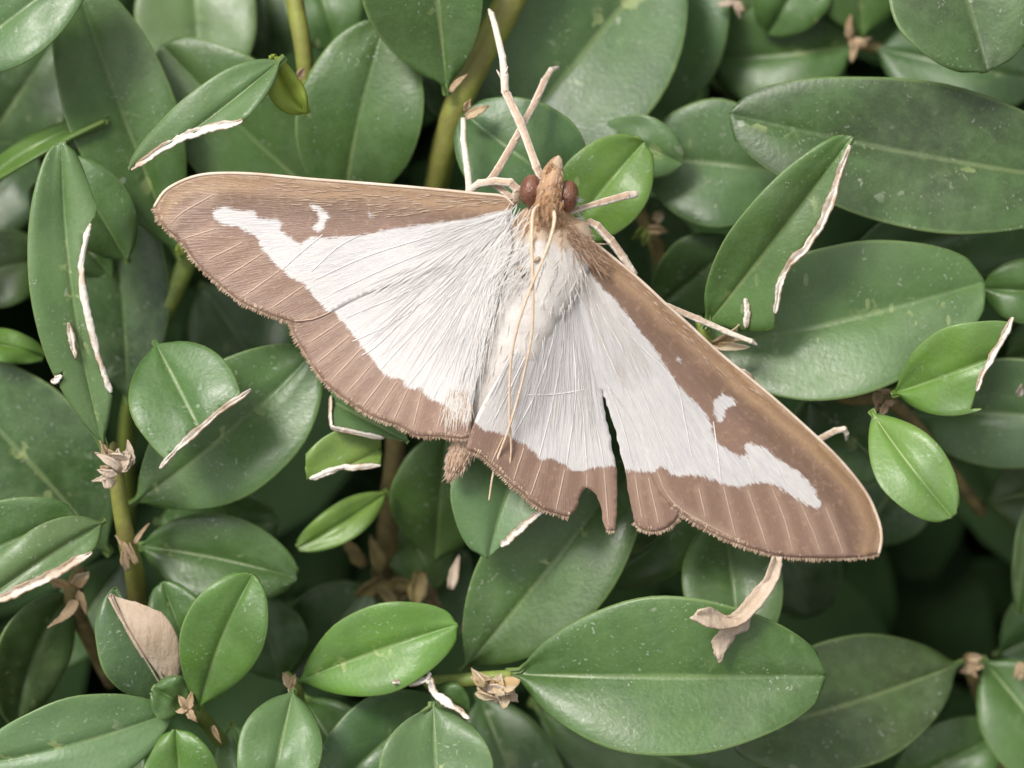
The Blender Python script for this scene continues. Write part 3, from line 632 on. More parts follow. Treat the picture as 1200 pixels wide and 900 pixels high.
leaf(sp, (222, 830), (180, 806), 56, -0.2, -0.12, 'mid', q=0.45, arch=0.03)
leaf(sp, (235, 800), (190, 682), 74, -0.55, -0.45, 'mid', q=0.5)
leaf(sp, (218, 985), (206, 855), 96, -0.35, -0.15, 'bright', q=0.5)
leaf(sp, (270, 845), (305, 960), 70, -0.7, -0.6, 'mid')
leaf(sp, (160, 870), (120, 1000), 90, -0.8, -0.8, 'mid')
for a in (60, 110, 200, 300): scale_piece(sp, 'bud_scale', 220, 830, -0.16, a, 18, 11, BUD)
scale_piece(sp, 'bud_scale', 250, 850, -0.3, -75, 30, 10, BUD, 0.1)

# bottom centre left
sp = sprig(342, 805, -0.4, 'box sprig at the bottom left of centre with one glossy oval leaf pointing right')
stem(sp, [(335, 790, -0.4, 5), (345, 803, -0.38, 8), (352, 830, -0.6, 8), (365, 900, -1.1, 9)], STEMG)
leaf(sp, (346, 800), (536, 732), 104, -0.35, -0.15, 'bright', bend=-6, q=0.56, p=0.98, label='glossy oval leaf pointing right')
leaf(sp, (344, 806), (312, 950), 100, -0.2, 0.0, 'pale', q=0.5, p=0.9, label='pale leaf cut off by the bottom edge')
leaf(sp, (338, 798), (430, 690), 110, -1.5, -1.4, 'dark')
leaf(sp, (352, 815), (430, 930), 90, -1.0, -0.9, 'mid')
leaf(sp, (330, 800), (300, 700), 90, -1.3, -1.3, 'dark')
for a in (80, 140, 260): scale_piece(sp, 'bud_scale', 343, 803, -0.25, a, 16, 11, BUD)

# left bottom: withered twig
sp = sprig(85, 690, -0.8, 'withered twig at the lower left edge with a brown curled leaf')
stem(sp, [(95, 670, -0.6, 10), (85, 700, -0.7, 12), (100, 740, -0.9, 10), (130, 800, -1.3, 9)], BARK)
leaf(sp, (88, 690), (20, 850), 84, -0.7, -0.8, 'olive', bend=30, tilt=0.8, label='olive leaf curling out of focus')
leaf(sp, (96, 690), (34, 775), 26, -0.75, -0.85, 'pale', bend=26, mats=[DRYTAN, DRYTAN, DRYTAN], q=0.4, tilt=0.5, label='dry beige curled leaf')
for i in range(5): scale_piece(sp, 'dry_flake', 84+random.uniform(-12, 12), 690+random.uniform(-12, 16), -0.5, random.uniform(0, 360), 30, 18, AMBER if i % 2 else BUD)

# dried, twisted leaf scrap hanging under the right wing
def scrap():
    O = P(913, 655, -0.12)
    rows = [((916, 652), (906, 652), 0.05, 0.05), ((914, 672), (897, 676), 0.05, 0.02), ((903, 694), (884, 690), 0.06, 0.0), ((886, 716), (866, 712), 0.05, 0.0), ((868, 732), (853, 722), 0.06, 0.02), ((848, 737), (842, 716), 0.09, 0.05), ((828, 734), (832, 712), 0.13, 0.10), ((809, 724), (818, 716), 0.16, 0.14)]
    bm = bmesh.new(); g = []
    ra = cr_spline([(*a, za, *b, zb) for a, b, za, zb in rows], 4)
    for r in ra:
        g.append([bm.verts.new(P(r[0]+(r[3]-r[0])*k/4+random.uniform(-.7, .7), r[1]+(r[4]-r[1])*k/4+random.uniform(-.7, .7), r[2]+(r[5]-r[2])*k/4-0.035*math.sin(math.pi*k/4)+0.02*noise.noise(Vector((r[0]/14, r[1]/14, k)))) - O) for k in range(5)])
    for i in range(len(g)-1):
        for k in range(4): bm.faces.new((g[i][k], g[i][k+1], g[i+1][k+1], g[i+1][k]))
    tail = cr_spline([(880, 722, 0.0, 852, 730, 0.02), (876, 736, -0.02, 840, 742, 0.0), (862, 744, -0.03, 834, 752, -0.02), (852, 762, -0.03, 837, 764, -0.03), (843, 777, -0.03, 841, 775, -0.03)], 4)
    g = [[bm.verts.new(P(r[0]+(r[3]-r[0])*k/4+random.uniform(-1, 1), r[1]+(r[4]-r[1])*k/4+random.uniform(-1, 1), r[2]+(r[5]-r[2])*k/4+0.012*math.sin(math.pi*k/4)+0.02*noise.noise(Vector((r[0]/12, r[1]/12, k)))) - O) for k in range(5)] for r in tail]
    for i in range(len(g)-1):
        for k in range(4): bm.faces.new((g[i][k], g[i][k+1], g[i+1][k+1], g[i+1][k]))
    me = bpy.data.meshes.new('dry_leaf_scrap'); bm.to_mesh(me); bm.free()
    o = link('dry_leaf_scrap', me, None, O, [DRYTAN]); s = o.modifiers.new('thickness', 'SOLIDIFY'); s.thickness = 0.012; s.offset = 0
    o['label'] = 'twisted pale dry leaf scrap hanging below the right wing'; o['category'] = 'dry leaf'
scrap()

# ------------------------------------------------------------------ inner foliage of the hedge: one uncountable mass
def inner():
    rnd = random.Random(3); V, F, UV, = [], [], []
    def add(c, ln, wd, M3, cup):
        b = len(V)
        for i in range(7):
            t = i/6; pr = max(math.sin(math.pi*min(t*0.97+0.03, 1)**0.9), 0)**0.65
            for j in range(5):
                v = (j-2)/2
                q = M3 @ Vector((v*wd/2*pr, (t-0.5)*ln, cup*v*v*wd + 0.1*math.sin(math.pi*t)*ln - (0.02 if j == 2 else 0)))
                V.append(c+q); UV.append((t, v*.5+.5))
        for i in range(6):
            for j in range(4): F.append((b+i*5+j, b+i*5+j+1, b+i*5+j+6, b+i*5+j+5))
    def ok(c, need):
        k = D/(D-c.z); x, y = c.x*k*S, c.y*k*S
        return abs(x) > 600+need or abs(y) > 450+need
    n = 0
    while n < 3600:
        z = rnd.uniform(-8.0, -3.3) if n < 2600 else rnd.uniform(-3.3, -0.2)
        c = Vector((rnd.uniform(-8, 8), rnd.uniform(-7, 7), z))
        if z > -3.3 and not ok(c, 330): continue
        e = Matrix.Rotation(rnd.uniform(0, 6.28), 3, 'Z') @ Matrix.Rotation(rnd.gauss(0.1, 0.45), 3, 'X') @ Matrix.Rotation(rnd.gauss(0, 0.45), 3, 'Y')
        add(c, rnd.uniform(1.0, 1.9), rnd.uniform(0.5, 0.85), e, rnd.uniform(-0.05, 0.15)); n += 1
    me = bpy.data.meshes.new('inner_foliage'); me.from_pydata([v[:] for v in V], [], F); me.update()
    l = me.uv_layers.new(name='UVMap'); idx = np.zeros(len(me.loops), int); me.loops.foreach_get('vertex_index', idx)
    l.data.foreach_set('uv', np.array(UV)[idx].ravel())
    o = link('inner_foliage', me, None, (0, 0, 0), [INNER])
    o['kind'] = 'stuff'; o['label'] = 'shaded leaves deep inside the box hedge'; o['category'] = 'foliage'
inner()

# ------------------------------------------------------------------ the moth
MO = P(610, 330, 0.0)
moth = root('moth', MO, 'white moth with broad brown wing borders resting spread on the box leaves', 'moth')
AX0, AX1 = np.array((646., 225.)), np.array((532., 555.))
axd = (AX1-AX0)/np.linalg.norm(AX1-AX0); axn = np.array((axd[1], -axd[0]))      # axn points right
def wing_z(px, py, hind=False):
    s = ((px-AX0[0])*axn[0]+(py-AX0[1])*axn[1])/S; l = ((px-AX0[0])*axd[0]+(py-AX0[1])*axd[1])/S
    a = abs(s)
    z = 0.19 - (0.05 if s < 0 else 0.175)*a - 0.02*a*a*(1 if s > 0 else 0.3) - 0.05*l
    if l > 0: z += 0.05*math.exp(-(s/0.2)**2)*min(1, l/0.3)
    z += 0.018*noise.noise(Vector((px/90, py/90, 3.3)))
    return z - (0.004 if hind else 0.0)
def seg_dist(Q, poly, closed=False):
    A = np.array(poly, float); Bp = np.roll(A, -1, 0)
    if not closed: A, Bp = A[:-1], Bp[:-1]
    d = np.full(len(Q), 1e9)
    for a, b in zip(A, Bp):
        ab = b-a; t = np.clip(((Q-a)@ab)/(ab@ab+1e-9), 0, 1); d = np.minimum(d, np.hypot(*(Q-a-t[:, None]*ab).T))
    return d
def inside(Q, poly):
    A = np.array(poly, float); Bp = np.roll(A, -1, 0); r = np.zeros(len(Q), bool)
    for (x0, y0), (x1, y1) in zip(A, Bp):
        c = (y0 > Q[:, 1]) != (y1 > Q[:, 1])
        with np.errstate(divide='ignore', invalid='ignore'): r ^= c & (Q[:, 0] < (x1-x0)*(Q[:, 1]-y0)/(y1-y0+1e-12)+x0)
    return r
def resample(poly, step):
    A = np.array(poly, float); d = np.r_[0, np.cumsum(np.hypot(*np.diff(A, axis=0).T))]
    n = max(2, int(d[-1]/step)); q = np.linspace(0, d[-1], n+1)
    return np.stack([np.interp(q, d, A[:, 0]), np.interp(q, d, A[:, 1])], 1)
def sp2(pts): return [tuple(p) for p in cr_spline(pts, 5)]

def wing(name, pieces, white, base, hind, veins, label):
    """pieces: outline pieces going round the wing, each ('costa' | 'margin' | 'inner', points)"""
    out = []
    for k_, p_ in pieces:
        q_ = sp2(p_)[:-1]
        if k_ == 'torn': q_ = [q_[0]] + [(x+random.uniform(-1.3, 1.3), y+random.uniform(-1.0, 1.0)) for x, y in q_[1:]]
        out += q_
    costa = [p_ for k_, p_ in pieces if k_ == 'costa'][0]; margins = [p_ for k_, p_ in pieces if k_ == 'margin']
    ring = resample(out + [out[0]], 4.0)[:-1]
    x0, y0 = ring.min(0); x1, y1 = ring.max(0); st = 4.2
    gx = []
    for iy in range(int((y1-y0)/(st*0.866))+1):
        for ix in range(int((x1-x0)/st)+2):
            gx.append((x0+(ix+0.5*(iy % 2))*st+random.uniform(-.6, .6), y0+iy*st*0.866+random.uniform(-.6, .6)))
    gx = np.array(gx); gx = gx[inside(gx, ring)]; gx = gx[seg_dist(gx, ring, True) > 2.2]
    pts = np.vstack([ring, gx]); n = len(ring)
    r = delaunay_2d_cdt([Vector(p) for p in pts], [(i, (i+1) % n) for i in range(n)], [], 1, 1e-4)
    vv = np.array([tuple(v) for v in r[0]]); fs = r[2]
    me = bpy.data.meshes.new(name)
    co = [P(x, y, wing_z(x, y, hind)) - MO for x, y in vv]
    me.from_pydata([c[:] for c in co], [], [tuple(reversed(f)) for f in fs]); me.update()
    sdv = np.full(len(vv), -1e3)
    for wp in white:
        wp = sp2(wp + [wp[0]]) if len(wp) > 5 else wp
        s = seg_dist(vv, wp, True); s = np.where(inside(vv, wp), s, -s); sdv = np.maximum(sdv, s)
    def attr(nm, arr):
        a = me.attributes.new(nm, 'FLOAT', 'POINT'); a.data.foreach_set('value', np.asarray(arr, np.float32))
    attr('sdw', np.clip(sdv/100, -3, 3)); attr('dm', np.min([seg_dist(vv, sp2(g_)) for g_ in margins], axis=0)/100)
    attr('dv', np.min([seg_dist(vv, pl) for tone, pl in veins if tone == 'b'], axis=0)/100)
    attr('dc', np.full(len(vv), 0.9) if hind else seg_dist(vv, sp2(costa))/100)
    b = np.array(base); rad = np.hypot(*(vv-b).T)/300; ang = np.arctan2(vv[:, 1]-b[1], vv[:, 0]-b[0]) % (2*math.pi)
    l = me.uv_layers.new(name='UVMap'); idx = np.zeros(len(me.loops), int); me.loops.foreach_get('vertex_index', idx)
    l.data.foreach_set('uv', np.stack([rad, ang], 1)[idx].astype(np.float32).ravel())
    o = link(name, me, moth, (0, 0, 0), [WINGM]); o['label'] = label
    sm = o.modifiers.new('thickness', 'SOLIDIFY'); sm.thickness = 0.002; sm.offset = -1
    # veins
    for tone, pl in veins:
        q = resample(sp2(pl), 9) if len(pl) > 2 else resample(pl, 9)
        k = len(q); pts_ = [(x, y, wing_z(x, y, hind)+0.0015, (0.9 if tone == 'w' else 0.9)*(0.55+0.45*math.sin(math.pi*(0.12+0.8*i/(k-1))))) for i, (x, y) in enumerate(q)]
        v = link('vein', tube_mesh('vein', pts_, seg=6, per=1, flat=0.45, origin=MO, caps=False), o, (0, 0, 0), [VW if tone == 'w' else VB])
    if not hind:
        q = resample(sp2(costa), 7)
        link('costal_edge', tube_mesh('costal_edge', [(x, y, wing_z(x, y), 1.9 if i > 2 else 1.2) for i, (x, y) in enumerate(q)], seg=8, per=1, origin=MO), o, (0, 0, 0), [COSTA])
    # scale fringe
    V, F = [], []
    for m, i in [(m_, i_) for m_ in [resample(sp2(g_), 1.3) for g_ in margins] for i_ in range(1, len(m_)-1)]:
        tg = m[i+1]-m[i-1]; nn = np.array((tg[1], -tg[0])); nn /= np.linalg.norm(nn)+1e-9
        if inside((m[i]+nn*3)[None], ring)[0]: nn = -nn
        ln = (4.6+2.2*noise.noise(Vector((i*0.16, 0.3, len(m)))) + random.uniform(-1.3, 1.5)); wd = random.uniform(0.7, 1.3)
        t = tg/np.linalg.norm(tg); sk = random.uniform(-.25, .25); zz = wing_z(*m[i], hind)
        b_ = len(V)
        for a, l_, w_ in ((-1, -1.0, 1), (1, -1.0, 1), (0.7, 0.6, 1), (0.15, 1.0, 1), (-0.7, 0.55, 1)):
            p_ = m[i]+t*(a*wd+sk*ln*max(l_, 0))+nn*l_*ln; V.append((P(*p_, zz+random.uniform(-.003, .004)-0.012*max(l_, 0))-MO)[:])
        F.append((b_, b_+1, b_+2, b_+3, b_+4))
    fm = bpy.data.meshes.new('fringe'); fm.from_pydata(V, [], F); fm.update()
    f = link('fringe', fm, o, (0, 0, 0), [FRINGE], smooth=False); f['kind'] = 'stuff'
    return o
def hair_mesh(name, parent, strands):
    """strands: (list of (x,y,z_px-space cm), width px, colour)"""
    V, F, Cc = [], [], []
    for path, wd, col in strands:
        n = len(path); b = len(V)
        for i, (x, y, z) in enumerate(path):
            j = min(i, n-2); tx, ty = path[j+1][0]-path[j][0], path[j+1][1]-path[j][1]; L_ = math.hypot(tx, ty)+1e-9
            ww = wd*(1-0.85*(i/(n-1))**2)*(0.6 if i == 0 else 1)/2
            for sg in (-1, 1): V.append((P(x-ty/L_*ww*sg, y+tx/L_*ww*sg, z)-MO)[:]); Cc.append((*col, 1))
        for i in range(n-1): F.append((b+2*i, b+2*i+1, b+2*i+3, b+2*i+2))
    me = bpy.data.meshes.new(name); me.from_pydata(V, [], F); me.update()
    a = me.color_attributes.new('hc', 'FLOAT_COLOR', 'POINT'); a.data.foreach_set('color', np.array(Cc, np.float32).ravel())
    o = link(name, me, parent, (0, 0, 0), [HAIR]); o['kind'] = 'stuff'; return o

# ---- hind wings first (they lie under the fore wings)
lhw = wing('hind_wing', [('costa', [(596, 262), (540, 285), (470, 315), (400, 345), (352, 366), (340, 374)]),
    ('margin', [(340, 374), (345, 393), (358, 414), (368, 431), (380, 447), (393, 459), (411, 472), (433, 486), (450, 493), (468, 499), (488, 510), (513, 511), (540, 514), (552, 512)]),
    ('inner', [(552, 512), (553, 480), (562, 420), (580, 350), (600, 290), (596, 262)])],
    [[(340, 290), (372, 345), (389, 364), (413, 392), (430, 414), (452, 440), (470, 444), (477, 455), (493, 457), (502, 468), (521, 475), (531, 487), (556, 490), (620, 420), (640, 280), (560, 240), (420, 270)]],
    (595, 262), True,
    [('w', [(560, 300), (500, 350), (470, 372), (440, 388), (413, 400)]), ('w', [(487, 362), (462, 385), (438, 408), (424, 416)]), ('w', [(575, 305), (520, 355), (480, 395), (447, 432)]),
     ('w', [(545, 310), (470, 345), (405, 372)]), ('w', [(582, 305), (545, 355), (510, 410), (478, 452)]), ('w', [(584, 310), (556, 370), (532, 420), (508, 466)]), ('w', [(588, 315), (568, 380), (553, 430), (542, 490)]),
     ('b', [(410, 393), (372, 425)]), ('b', [(424, 408), (388, 446)]), ('b', [(438, 424), (405, 462)]), ('b', [(452, 441), (425, 476)]), ('b', [(466, 446), (440, 484)]), ('b', [(478, 456), (462, 490)]), ('b', [(494, 459), (484, 500)]), ('b', [(518, 476), (512, 503)]), ('b', [(400, 376), (362, 402)])],
    'left hind wing, white with a brown border')
rhw = wing('hind_wing', [('costa', [(664, 285), (700, 330), (745, 430), (780, 520), (797, 600)]),
    ('margin', [(797, 600), (790, 612), (778, 620), (764, 623), (750, 619), (743, 611)]),
    ('torn', [(743, 611), (739, 588), (731, 548), (722, 507), (713, 478), (705, 455)]), ('torn', [(705, 455), (709, 485), (717, 520), (723, 560), (723, 592), (721, 622)]),
    ('margin', [(721, 622), (709, 621)]), ('torn', [(709, 621), (705, 600), (700, 583), (693, 574), (686, 572), (680, 583), (676, 594), (667, 606)]),
    ('margin', [(667, 606), (643, 599), (625, 590), (610, 576), (598, 567), (577, 546), (560, 532), (546, 527)]),
    ('inner', [(546, 527), (552, 505), (565, 474), (585, 440), (606, 408), (625, 378), (642, 338), (664, 285)])],
    [[(650, 270), (622, 370), (580, 440), (556, 488), (568, 504), (592, 509), (619, 525), (635, 540), (645, 537), (664, 547), (685, 553), (693, 549), (723, 546), (731, 552), (760, 553), (785, 556), (840, 500), (760, 380), (690, 260)]], (662, 275), True,
    [('w', [(655, 310), (632, 380), (605, 440), (580, 490)]), ('w', [(660, 310), (650, 390), (628, 460), (602, 510)]), ('w', [(664, 310), (660, 400), (648, 470), (632, 535)]), ('w', [(668, 315), (672, 400), (675, 460), (664, 545)]),
     ('w', [(677, 440), (683, 480), (688, 550)]), ('w', [(682, 460), (699, 500), (708, 546)]), ('w', [(615, 463), (650, 462), (690, 456)]), ('w', [(712, 450), (730, 500), (742, 548)]),
     ('b', [(590, 512), (577, 540)]), ('b', [(614, 525), (602, 562)]), ('b', [(635, 542), (622, 580)]), ('b', [(662, 550), (652, 596)]), ('b', [(688, 555), (688, 570)]), ('b', [(708, 550), (713, 615)]), ('b', [(744, 556), (752, 606)]), ('b', [(760, 560), (772, 612)])],
    'right hind wing, torn open and notched at its brown border')
# ---- fore wings
lfw = wing('fore_wing', [('costa', [(602, 240), (590, 230), (560, 227), (500, 221), (430, 215), (365, 210), (300, 204), (257, 203), (231, 206), (209, 214), (192, 225), (181, 242)]),
    ('margin', [(181, 242), (185, 256), (196, 269), (213, 284), (227, 304), (242, 320), (259, 335), (280, 352), (305, 364), (338, 376), (352, 378)]),
    ('inner', [(352, 378), (375, 372), (388, 366), (420, 349), (452, 337), (487, 325), (532, 308), (562, 292), (592, 268), (602, 240)])],
    [[(247, 252), (252, 246), (265, 243), (283, 247), (298, 248), (303, 256), (318, 256), (329, 260), (330, 271), (343, 278), (352, 285), (363, 279), (384, 278), (420, 276), (454, 269), (510, 261), (555, 256), (585, 248), (640, 250), (620, 330), (540, 340), (430, 380), (392, 372), (372, 352), (354, 333), (328, 316), (309, 294), (298, 277), (278, 266), (262, 263)],
     [(363, 239), (374, 243), (384, 250), (381, 263), (376, 271), (365, 268), (371, 261), (373, 252)], [(430, 251), (436, 249), (441, 252), (435, 255)]],
    (600, 255), False,
    [('w', [(566, 262), (500, 278), (430, 300), (366, 329)]), ('w', [(570, 268), (510, 290), (450, 315), (392, 342)]), ('w', [(378, 275), (356, 293), (330, 316)]), ('w', [(420, 276), (395, 290), (365, 318)]),
     ('b', [(252, 268), (214, 280)]), ('b', [(284, 284), (244, 304)]), ('b', [(309, 296), (258, 329)]), ('b', [(328, 317), (284, 348)]), ('b', [(356, 335), (318, 361)]), ('b', [(386, 366), (366, 374), (345, 376)]), ('b', [(250, 228), (212, 250), (200, 262)])],
    'left fore wing with a brown leading edge and a white crescent')
rfw = wing('fore_wing', [('costa', [(672, 268), (690, 280), (716, 300), (751, 329), (782, 358), (809, 382), (840, 411), (876, 441), (907, 467), (957, 512), (989, 544), (1016, 579), (1030, 611), (1033, 632), (1030, 648)]),
    ('margin', [(1030, 648), (1014, 652), (973, 654), (920, 652), (893, 646), (867, 638), (840, 627), (815, 613), (800, 603), (785, 592)]),
    ('inner', [(785, 592), (770, 572), (761, 552), (753, 523), (739, 491), (719, 462), (700, 430), (689, 393), (679, 355), (668, 315), (660, 285), (672, 268)])],
    [[(655, 270), (676, 300), (684, 313), (707, 338), (724, 355), (740, 375), (762, 402), (778, 424), (787, 440), (800, 457), (825, 482), (833, 497), (838, 514), (856, 528), (876, 537), (872, 521), (893, 523), (915, 539), (941, 557), (960, 584), (958, 597), (941, 589), (928, 581), (907, 568), (891, 565), (867, 571), (846, 567), (819, 557), (788, 557), (776, 547), (756, 552), (720, 500), (670, 420), (640, 330)],
     [(837, 486), (837, 472), (843, 464), (852, 463), (865, 471), (853, 479), (848, 491), (842, 496)], [(793, 417), (798, 422), (801, 428), (795, 425)]],
    (668, 278), False,
    [('w', [(700, 345), (745, 400), (790, 446), (802, 490), (811, 536)]), ('w', [(690, 340), (735, 420), (765, 490), (790, 548)]), ('w', [(836, 494), (841, 530), (845, 566)]), ('w', [(680, 330), (710, 410), (740, 470), (772, 540)]), ('w', [(876, 537), (884, 560)]), ('w', [(905, 535), (922, 574)]),
     ('b', [(819, 572), (827, 606)]), ('b', [(848, 570), (862, 628)]), ('b', [(876, 573), (889, 610), (898, 638)]), ('b', [(905, 572), (920, 610), (929, 645)]), ('b', [(936, 585), (952, 620), (962, 648)]), ('b', [(968, 595), (980, 625), (988, 648)]), ('b', [(770, 552), (780, 576), (797, 596), (828, 614), (858, 629)])],
    'right fore wing with a brown leading edge, darker than the left')

# ---- body: one continuous surface from the snout to the tip of the abdomen
def body():
    st = [(654, 186, .17, 3, .03), (652, 194, .19, 7, .05), (649, 206, .22, 11, .08), (645, 222, .225, 15, .10), (643, 238, .20, 17, .11), (643, 249, .17, 24, .10), (642, 260, .14, 41, .09), (643, 282, .125, 52, .095), (637, 310, .115, 52, .092), (626, 340, .105, 46, .088), (613, 370, .098, 41, .082), (602, 400, .09, 38, .08), (588, 435, .075, 34, .08), (572, 470, .06, 28, .08), (556, 500, .045, 20, .07), (543, 525, .04, 16, .065), (536, 540, .035, 13, .055), (530, 552, .03, 8, .04), (528, 558, .03, 2, .012)]
    sp = cr_spline(st, 5); n = len(sp); seg = 20; V, F, T = [], [], []
    lens = [0]
    for i in range(1, n): lens.append(lens[-1]+math.hypot(sp[i][0]-sp[i-1][0], sp[i][1]-sp[i-1][1]))
    for i in range(n):
        c = P(*sp[i][:3])-MO; a = P(*sp[max(i-1, 0)][:3]); b = P(*sp[min(i+1, n-1)][:3]); t = (b-a).normalized()
        side = t.cross(Vector((0, 0, 1))).normalized(); up = side.cross(t).normalized()
        tt = lens[i]/lens[-1]
        ring = 1.0
        if tt > 0.42: ring = 1 + 0.035*math.cos((tt-0.42)/0.58*math.pi*2*7.5)      # abdominal segments
        for k in range(seg):
            th = 2*math.pi*k/seg; r = ring*(1+0.03*noise.noise(Vector((i*.4, k*.7, 1))))
            V.append((c+side*math.cos(th)*sp[i][3]/S*r+up*math.sin(th)*sp[i][4]*r)[:]); T.append(tt)
    for i in range(n-1):
        for k in range(seg): F.append((i*seg+k, i*seg+(k+1) % seg, (i+1)*seg+(k+1) % seg, (i+1)*seg+k))
    F.append(tuple(range(seg))[::-1]); F.append(tuple((n-1)*seg+k for k in range(seg)))
    me = bpy.data.meshes.new('body'); me.from_pydata(V, [], F); me.update()
    bm = bmesh.new(); bm.from_mesh(me); bmesh.ops.recalc_face_normals(bm, faces=bm.faces); bm.to_mesh(me); bm.free()
    a = me.attributes.new('bt', 'FLOAT', 'POINT'); a.data.foreach_set('value', np.array(T, np.float32))
    return link('body', me, moth, (0, 0, 0), [BODYM])
bd = body()
def ball(name, parent, px, py, z, rx, ry, rz, rot, mat):
    bm = bmesh.new(); bmesh.ops.create_uvsphere(bm, u_segments=28, v_segments=18, radius=1)
    bmesh.ops.scale(bm, vec=(rx/S, ry/S, rz/S), verts=bm.verts); bmesh.ops.rotate(bm, cent=(0, 0, 0), matrix=Matrix.Rotation(rot, 3, 'Z'), verts=bm.verts)
    me = bpy.data.meshes.new(name); bm.to_mesh(me); bm.free(); return link(name, me, parent, P(px, py, z)-MO, [mat])
ball('eye', bd, 622, 223, 0.185, 13, 18.5, 20, math.radians(-8), EYE)
ball('eye', bd, 665, 230, 0.185, 13, 19, 20, math.radians(-8), EYE)
def jointed(pts):
    out = [pts[0]]
    for a, b, c in zip(pts, pts[1:], pts[2:]):
        f = lambda p, q, k: tuple(p[i]+(q[i]-p[i])*k for i in range(4))
        out += [f(b, a, 0.16), (b[0], b[1], b[2], b[3]*1.1), f(b, c, 0.16)]
    return out + [pts[-1]]
def leg(pts, mat, spurs=()):
    o = link('leg', tube_mesh('leg', jointed(pts), seg=10, per=3, flat=0.85, bumpy=0.16, origin=MO), moth, (0, 0, 0), [mat])
    for x, y, z, dx, dy in spurs:
        link('spur', tube_mesh('spur', [(x, y, z, 1.6), (x+dx*0.5, y+dy*0.5, z+0.01, 1.4), (x+dx, y+dy, z, 0.5)], seg=6, per=3, origin=MO), o, (0, 0, 0), [mat])
    return o
def mtube(name, pts, mat, seg=9, per=6, flat=1.0, bumpy=0.10):
    return link(name, tube_mesh(name, pts, seg=seg, per=per, flat=flat, bumpy=bumpy, origin=MO), moth, (0, 0, 0), [mat])
PALP = simple('palp_scales', (0.62, 0.46, 0.31), (0.36, 0.19, 0.10), 24, 0.6, 0.7)
mtube('palp', [(641, 222, 0.270, 7), (641, 208, 0.260, 8), (645, 196, 0.230, 6), (652, 185, 0.190, 2.5)], PALP, bumpy=0.3)
mtube('palp', [(651, 222, 0.270, 7), (652, 208, 0.260, 8), (654, 196, 0.230, 5.5), (656, 186, 0.190, 2.5)], PALP, bumpy=0.3)
mtube('antenna', [(632, 240, 0.280, 2.03), (625, 249, 0.340, 2.11), (623, 280, 0.400, 1.87), (624, 320, 0.400, 1.72), (624, 383, 0.340, 1.56), (613, 443, 0.260, 1.48), (597, 500, 0.180, 1.40), (580, 547, 0.100, 1.33), (573, 586, 0.040, 1.09)], ANT, seg=7, per=14, bumpy=0.25)
mtube('antenna', [(648, 244, 0.280, 2.03), (650, 256, 0.330, 2.11), (646, 276, 0.380, 1.95), (638, 300, 0.420, 1.79), (624, 332, 0.400, 1.72), (606, 385, 0.330, 1.56), (598, 433, 0.250, 1.48), (597, 487, 0.180, 1.40), (599, 527, 0.120, 1.33), (595, 560, 0.060, 1.01)], ANT, seg=7, per=14, bumpy=0.25)
# legs
leg([(636, 212, .10, 5), (629, 196, .10, 5), (609, 142, .02, 5.2), (594, 111, -.04, 5), (592, 108, -.05, 4.6), (591, 90, -.08, 5), (589, 67, -.13, 4.2), (580, 29, -.24, 3.6), (576, 16, -.28, 3.2), (573, 11, -.32, 1.6)], LEGM, [(590, 92, -.08, 5, -14), (588, 92, -.08, -6, -10)])
leg([(600, 232, .12, 4), (575, 212, .05, 5), (584, 198, .0, 5), (602, 167, -.08, 4.6), (615, 142, -.16, 4), (627, 120, -.22, 4.2), (638, 95, -.30, 4.5), (646, 82, -.36, 3.6), (654, 79, -.44, 2)], LEGB, [(602, 167, -.08, 8, -9), (628, 118, -.22, 7, -9)])
leg([(604, 238, .10, 5), (606, 222, .14, 5), (598, 214, .15, 5), (580, 212, .13, 5), (562, 215, .10, 4.6), (550, 224, .06, 4.4), (548, 200, -.02, 4), (543, 164, -.12, 3.6), (543, 139, -.2, 3)], LEGM)
leg([(664, 250, .10, 4), (680, 244, .10, 3.4), (710, 236, .06, 4.2), (735, 229, .02, 4.8), (746, 227, .0, 4)], LEGB)
leg([(672, 275, .06, 5), (682, 264, .08, 4.6), (692, 261, .09, 4.8), (700, 265, .09, 5), (716, 282, .07, 5.2), (731, 303, .05, 4.8), (744, 322, .03, 4)], LEGB)
leg([(750, 345, .0, 4), (784, 360, -.02, 4), (818, 374, -.05, 3.8), (850, 388, -.08, 3.6), (880, 400, -.10, 3), (887, 404, -.12, 1.4)], LEGM)
leg([(930, 524, -.40, 4), (960, 515, -.36, 4), (979, 505, -.32, 4.2), (989, 503, -.32, 4), (992, 508, -.34, 3.4), (992, 516, -.38, 1.6)], LEGM)

# silky hairs and raised scales
WHT, CRM, TAN, BRN = (0.75, 0.73, 0.71), (0.74, 0.66, 0.58), (0.52, 0.38, 0.28), (0.34, 0.20, 0.12)
def fan_hairs(base, a0, a1, r0, r1, n, hind, col, lmin=30, lmax=80, wd=1.3, rise=0.004, poly=None):
    out = []
    for _ in range(n):
        a = math.radians(random.uniform(a0, a1)); r = random.uniform(r0, r1); ln = random.uniform(lmin, lmax)
        x, y = base[0]+math.cos(a)*r, base[1]-math.sin(a)*r; da = random.gauss(0, 0.06); cu = random.gauss(0, 0.10)
        path = []
        for k in range(5):
            t = k/4; aa = a+da+cu*t
            path.append((x, y, wing_z(x, y, hind)+0.003+rise*math.sin(math.pi*t)*random.uniform(.5, 1.2)))
            x += math.cos(aa)*ln/4; y -= math.sin(aa)*ln/4
        if poly is not None and not inside(np.array([path[0][:2], path[-1][:2]]), poly).all(): continue
        f = random.uniform(0.86, 1.04); out.append((path, random.uniform(0.6, 1.0)*wd, tuple(c*f for c in col)))
    return out
lh_poly = [(596, 265), (400, 365), (425, 408), (452, 438), (480, 455), (505, 470), (530, 492), (556, 500), (575, 400), (600, 300)]
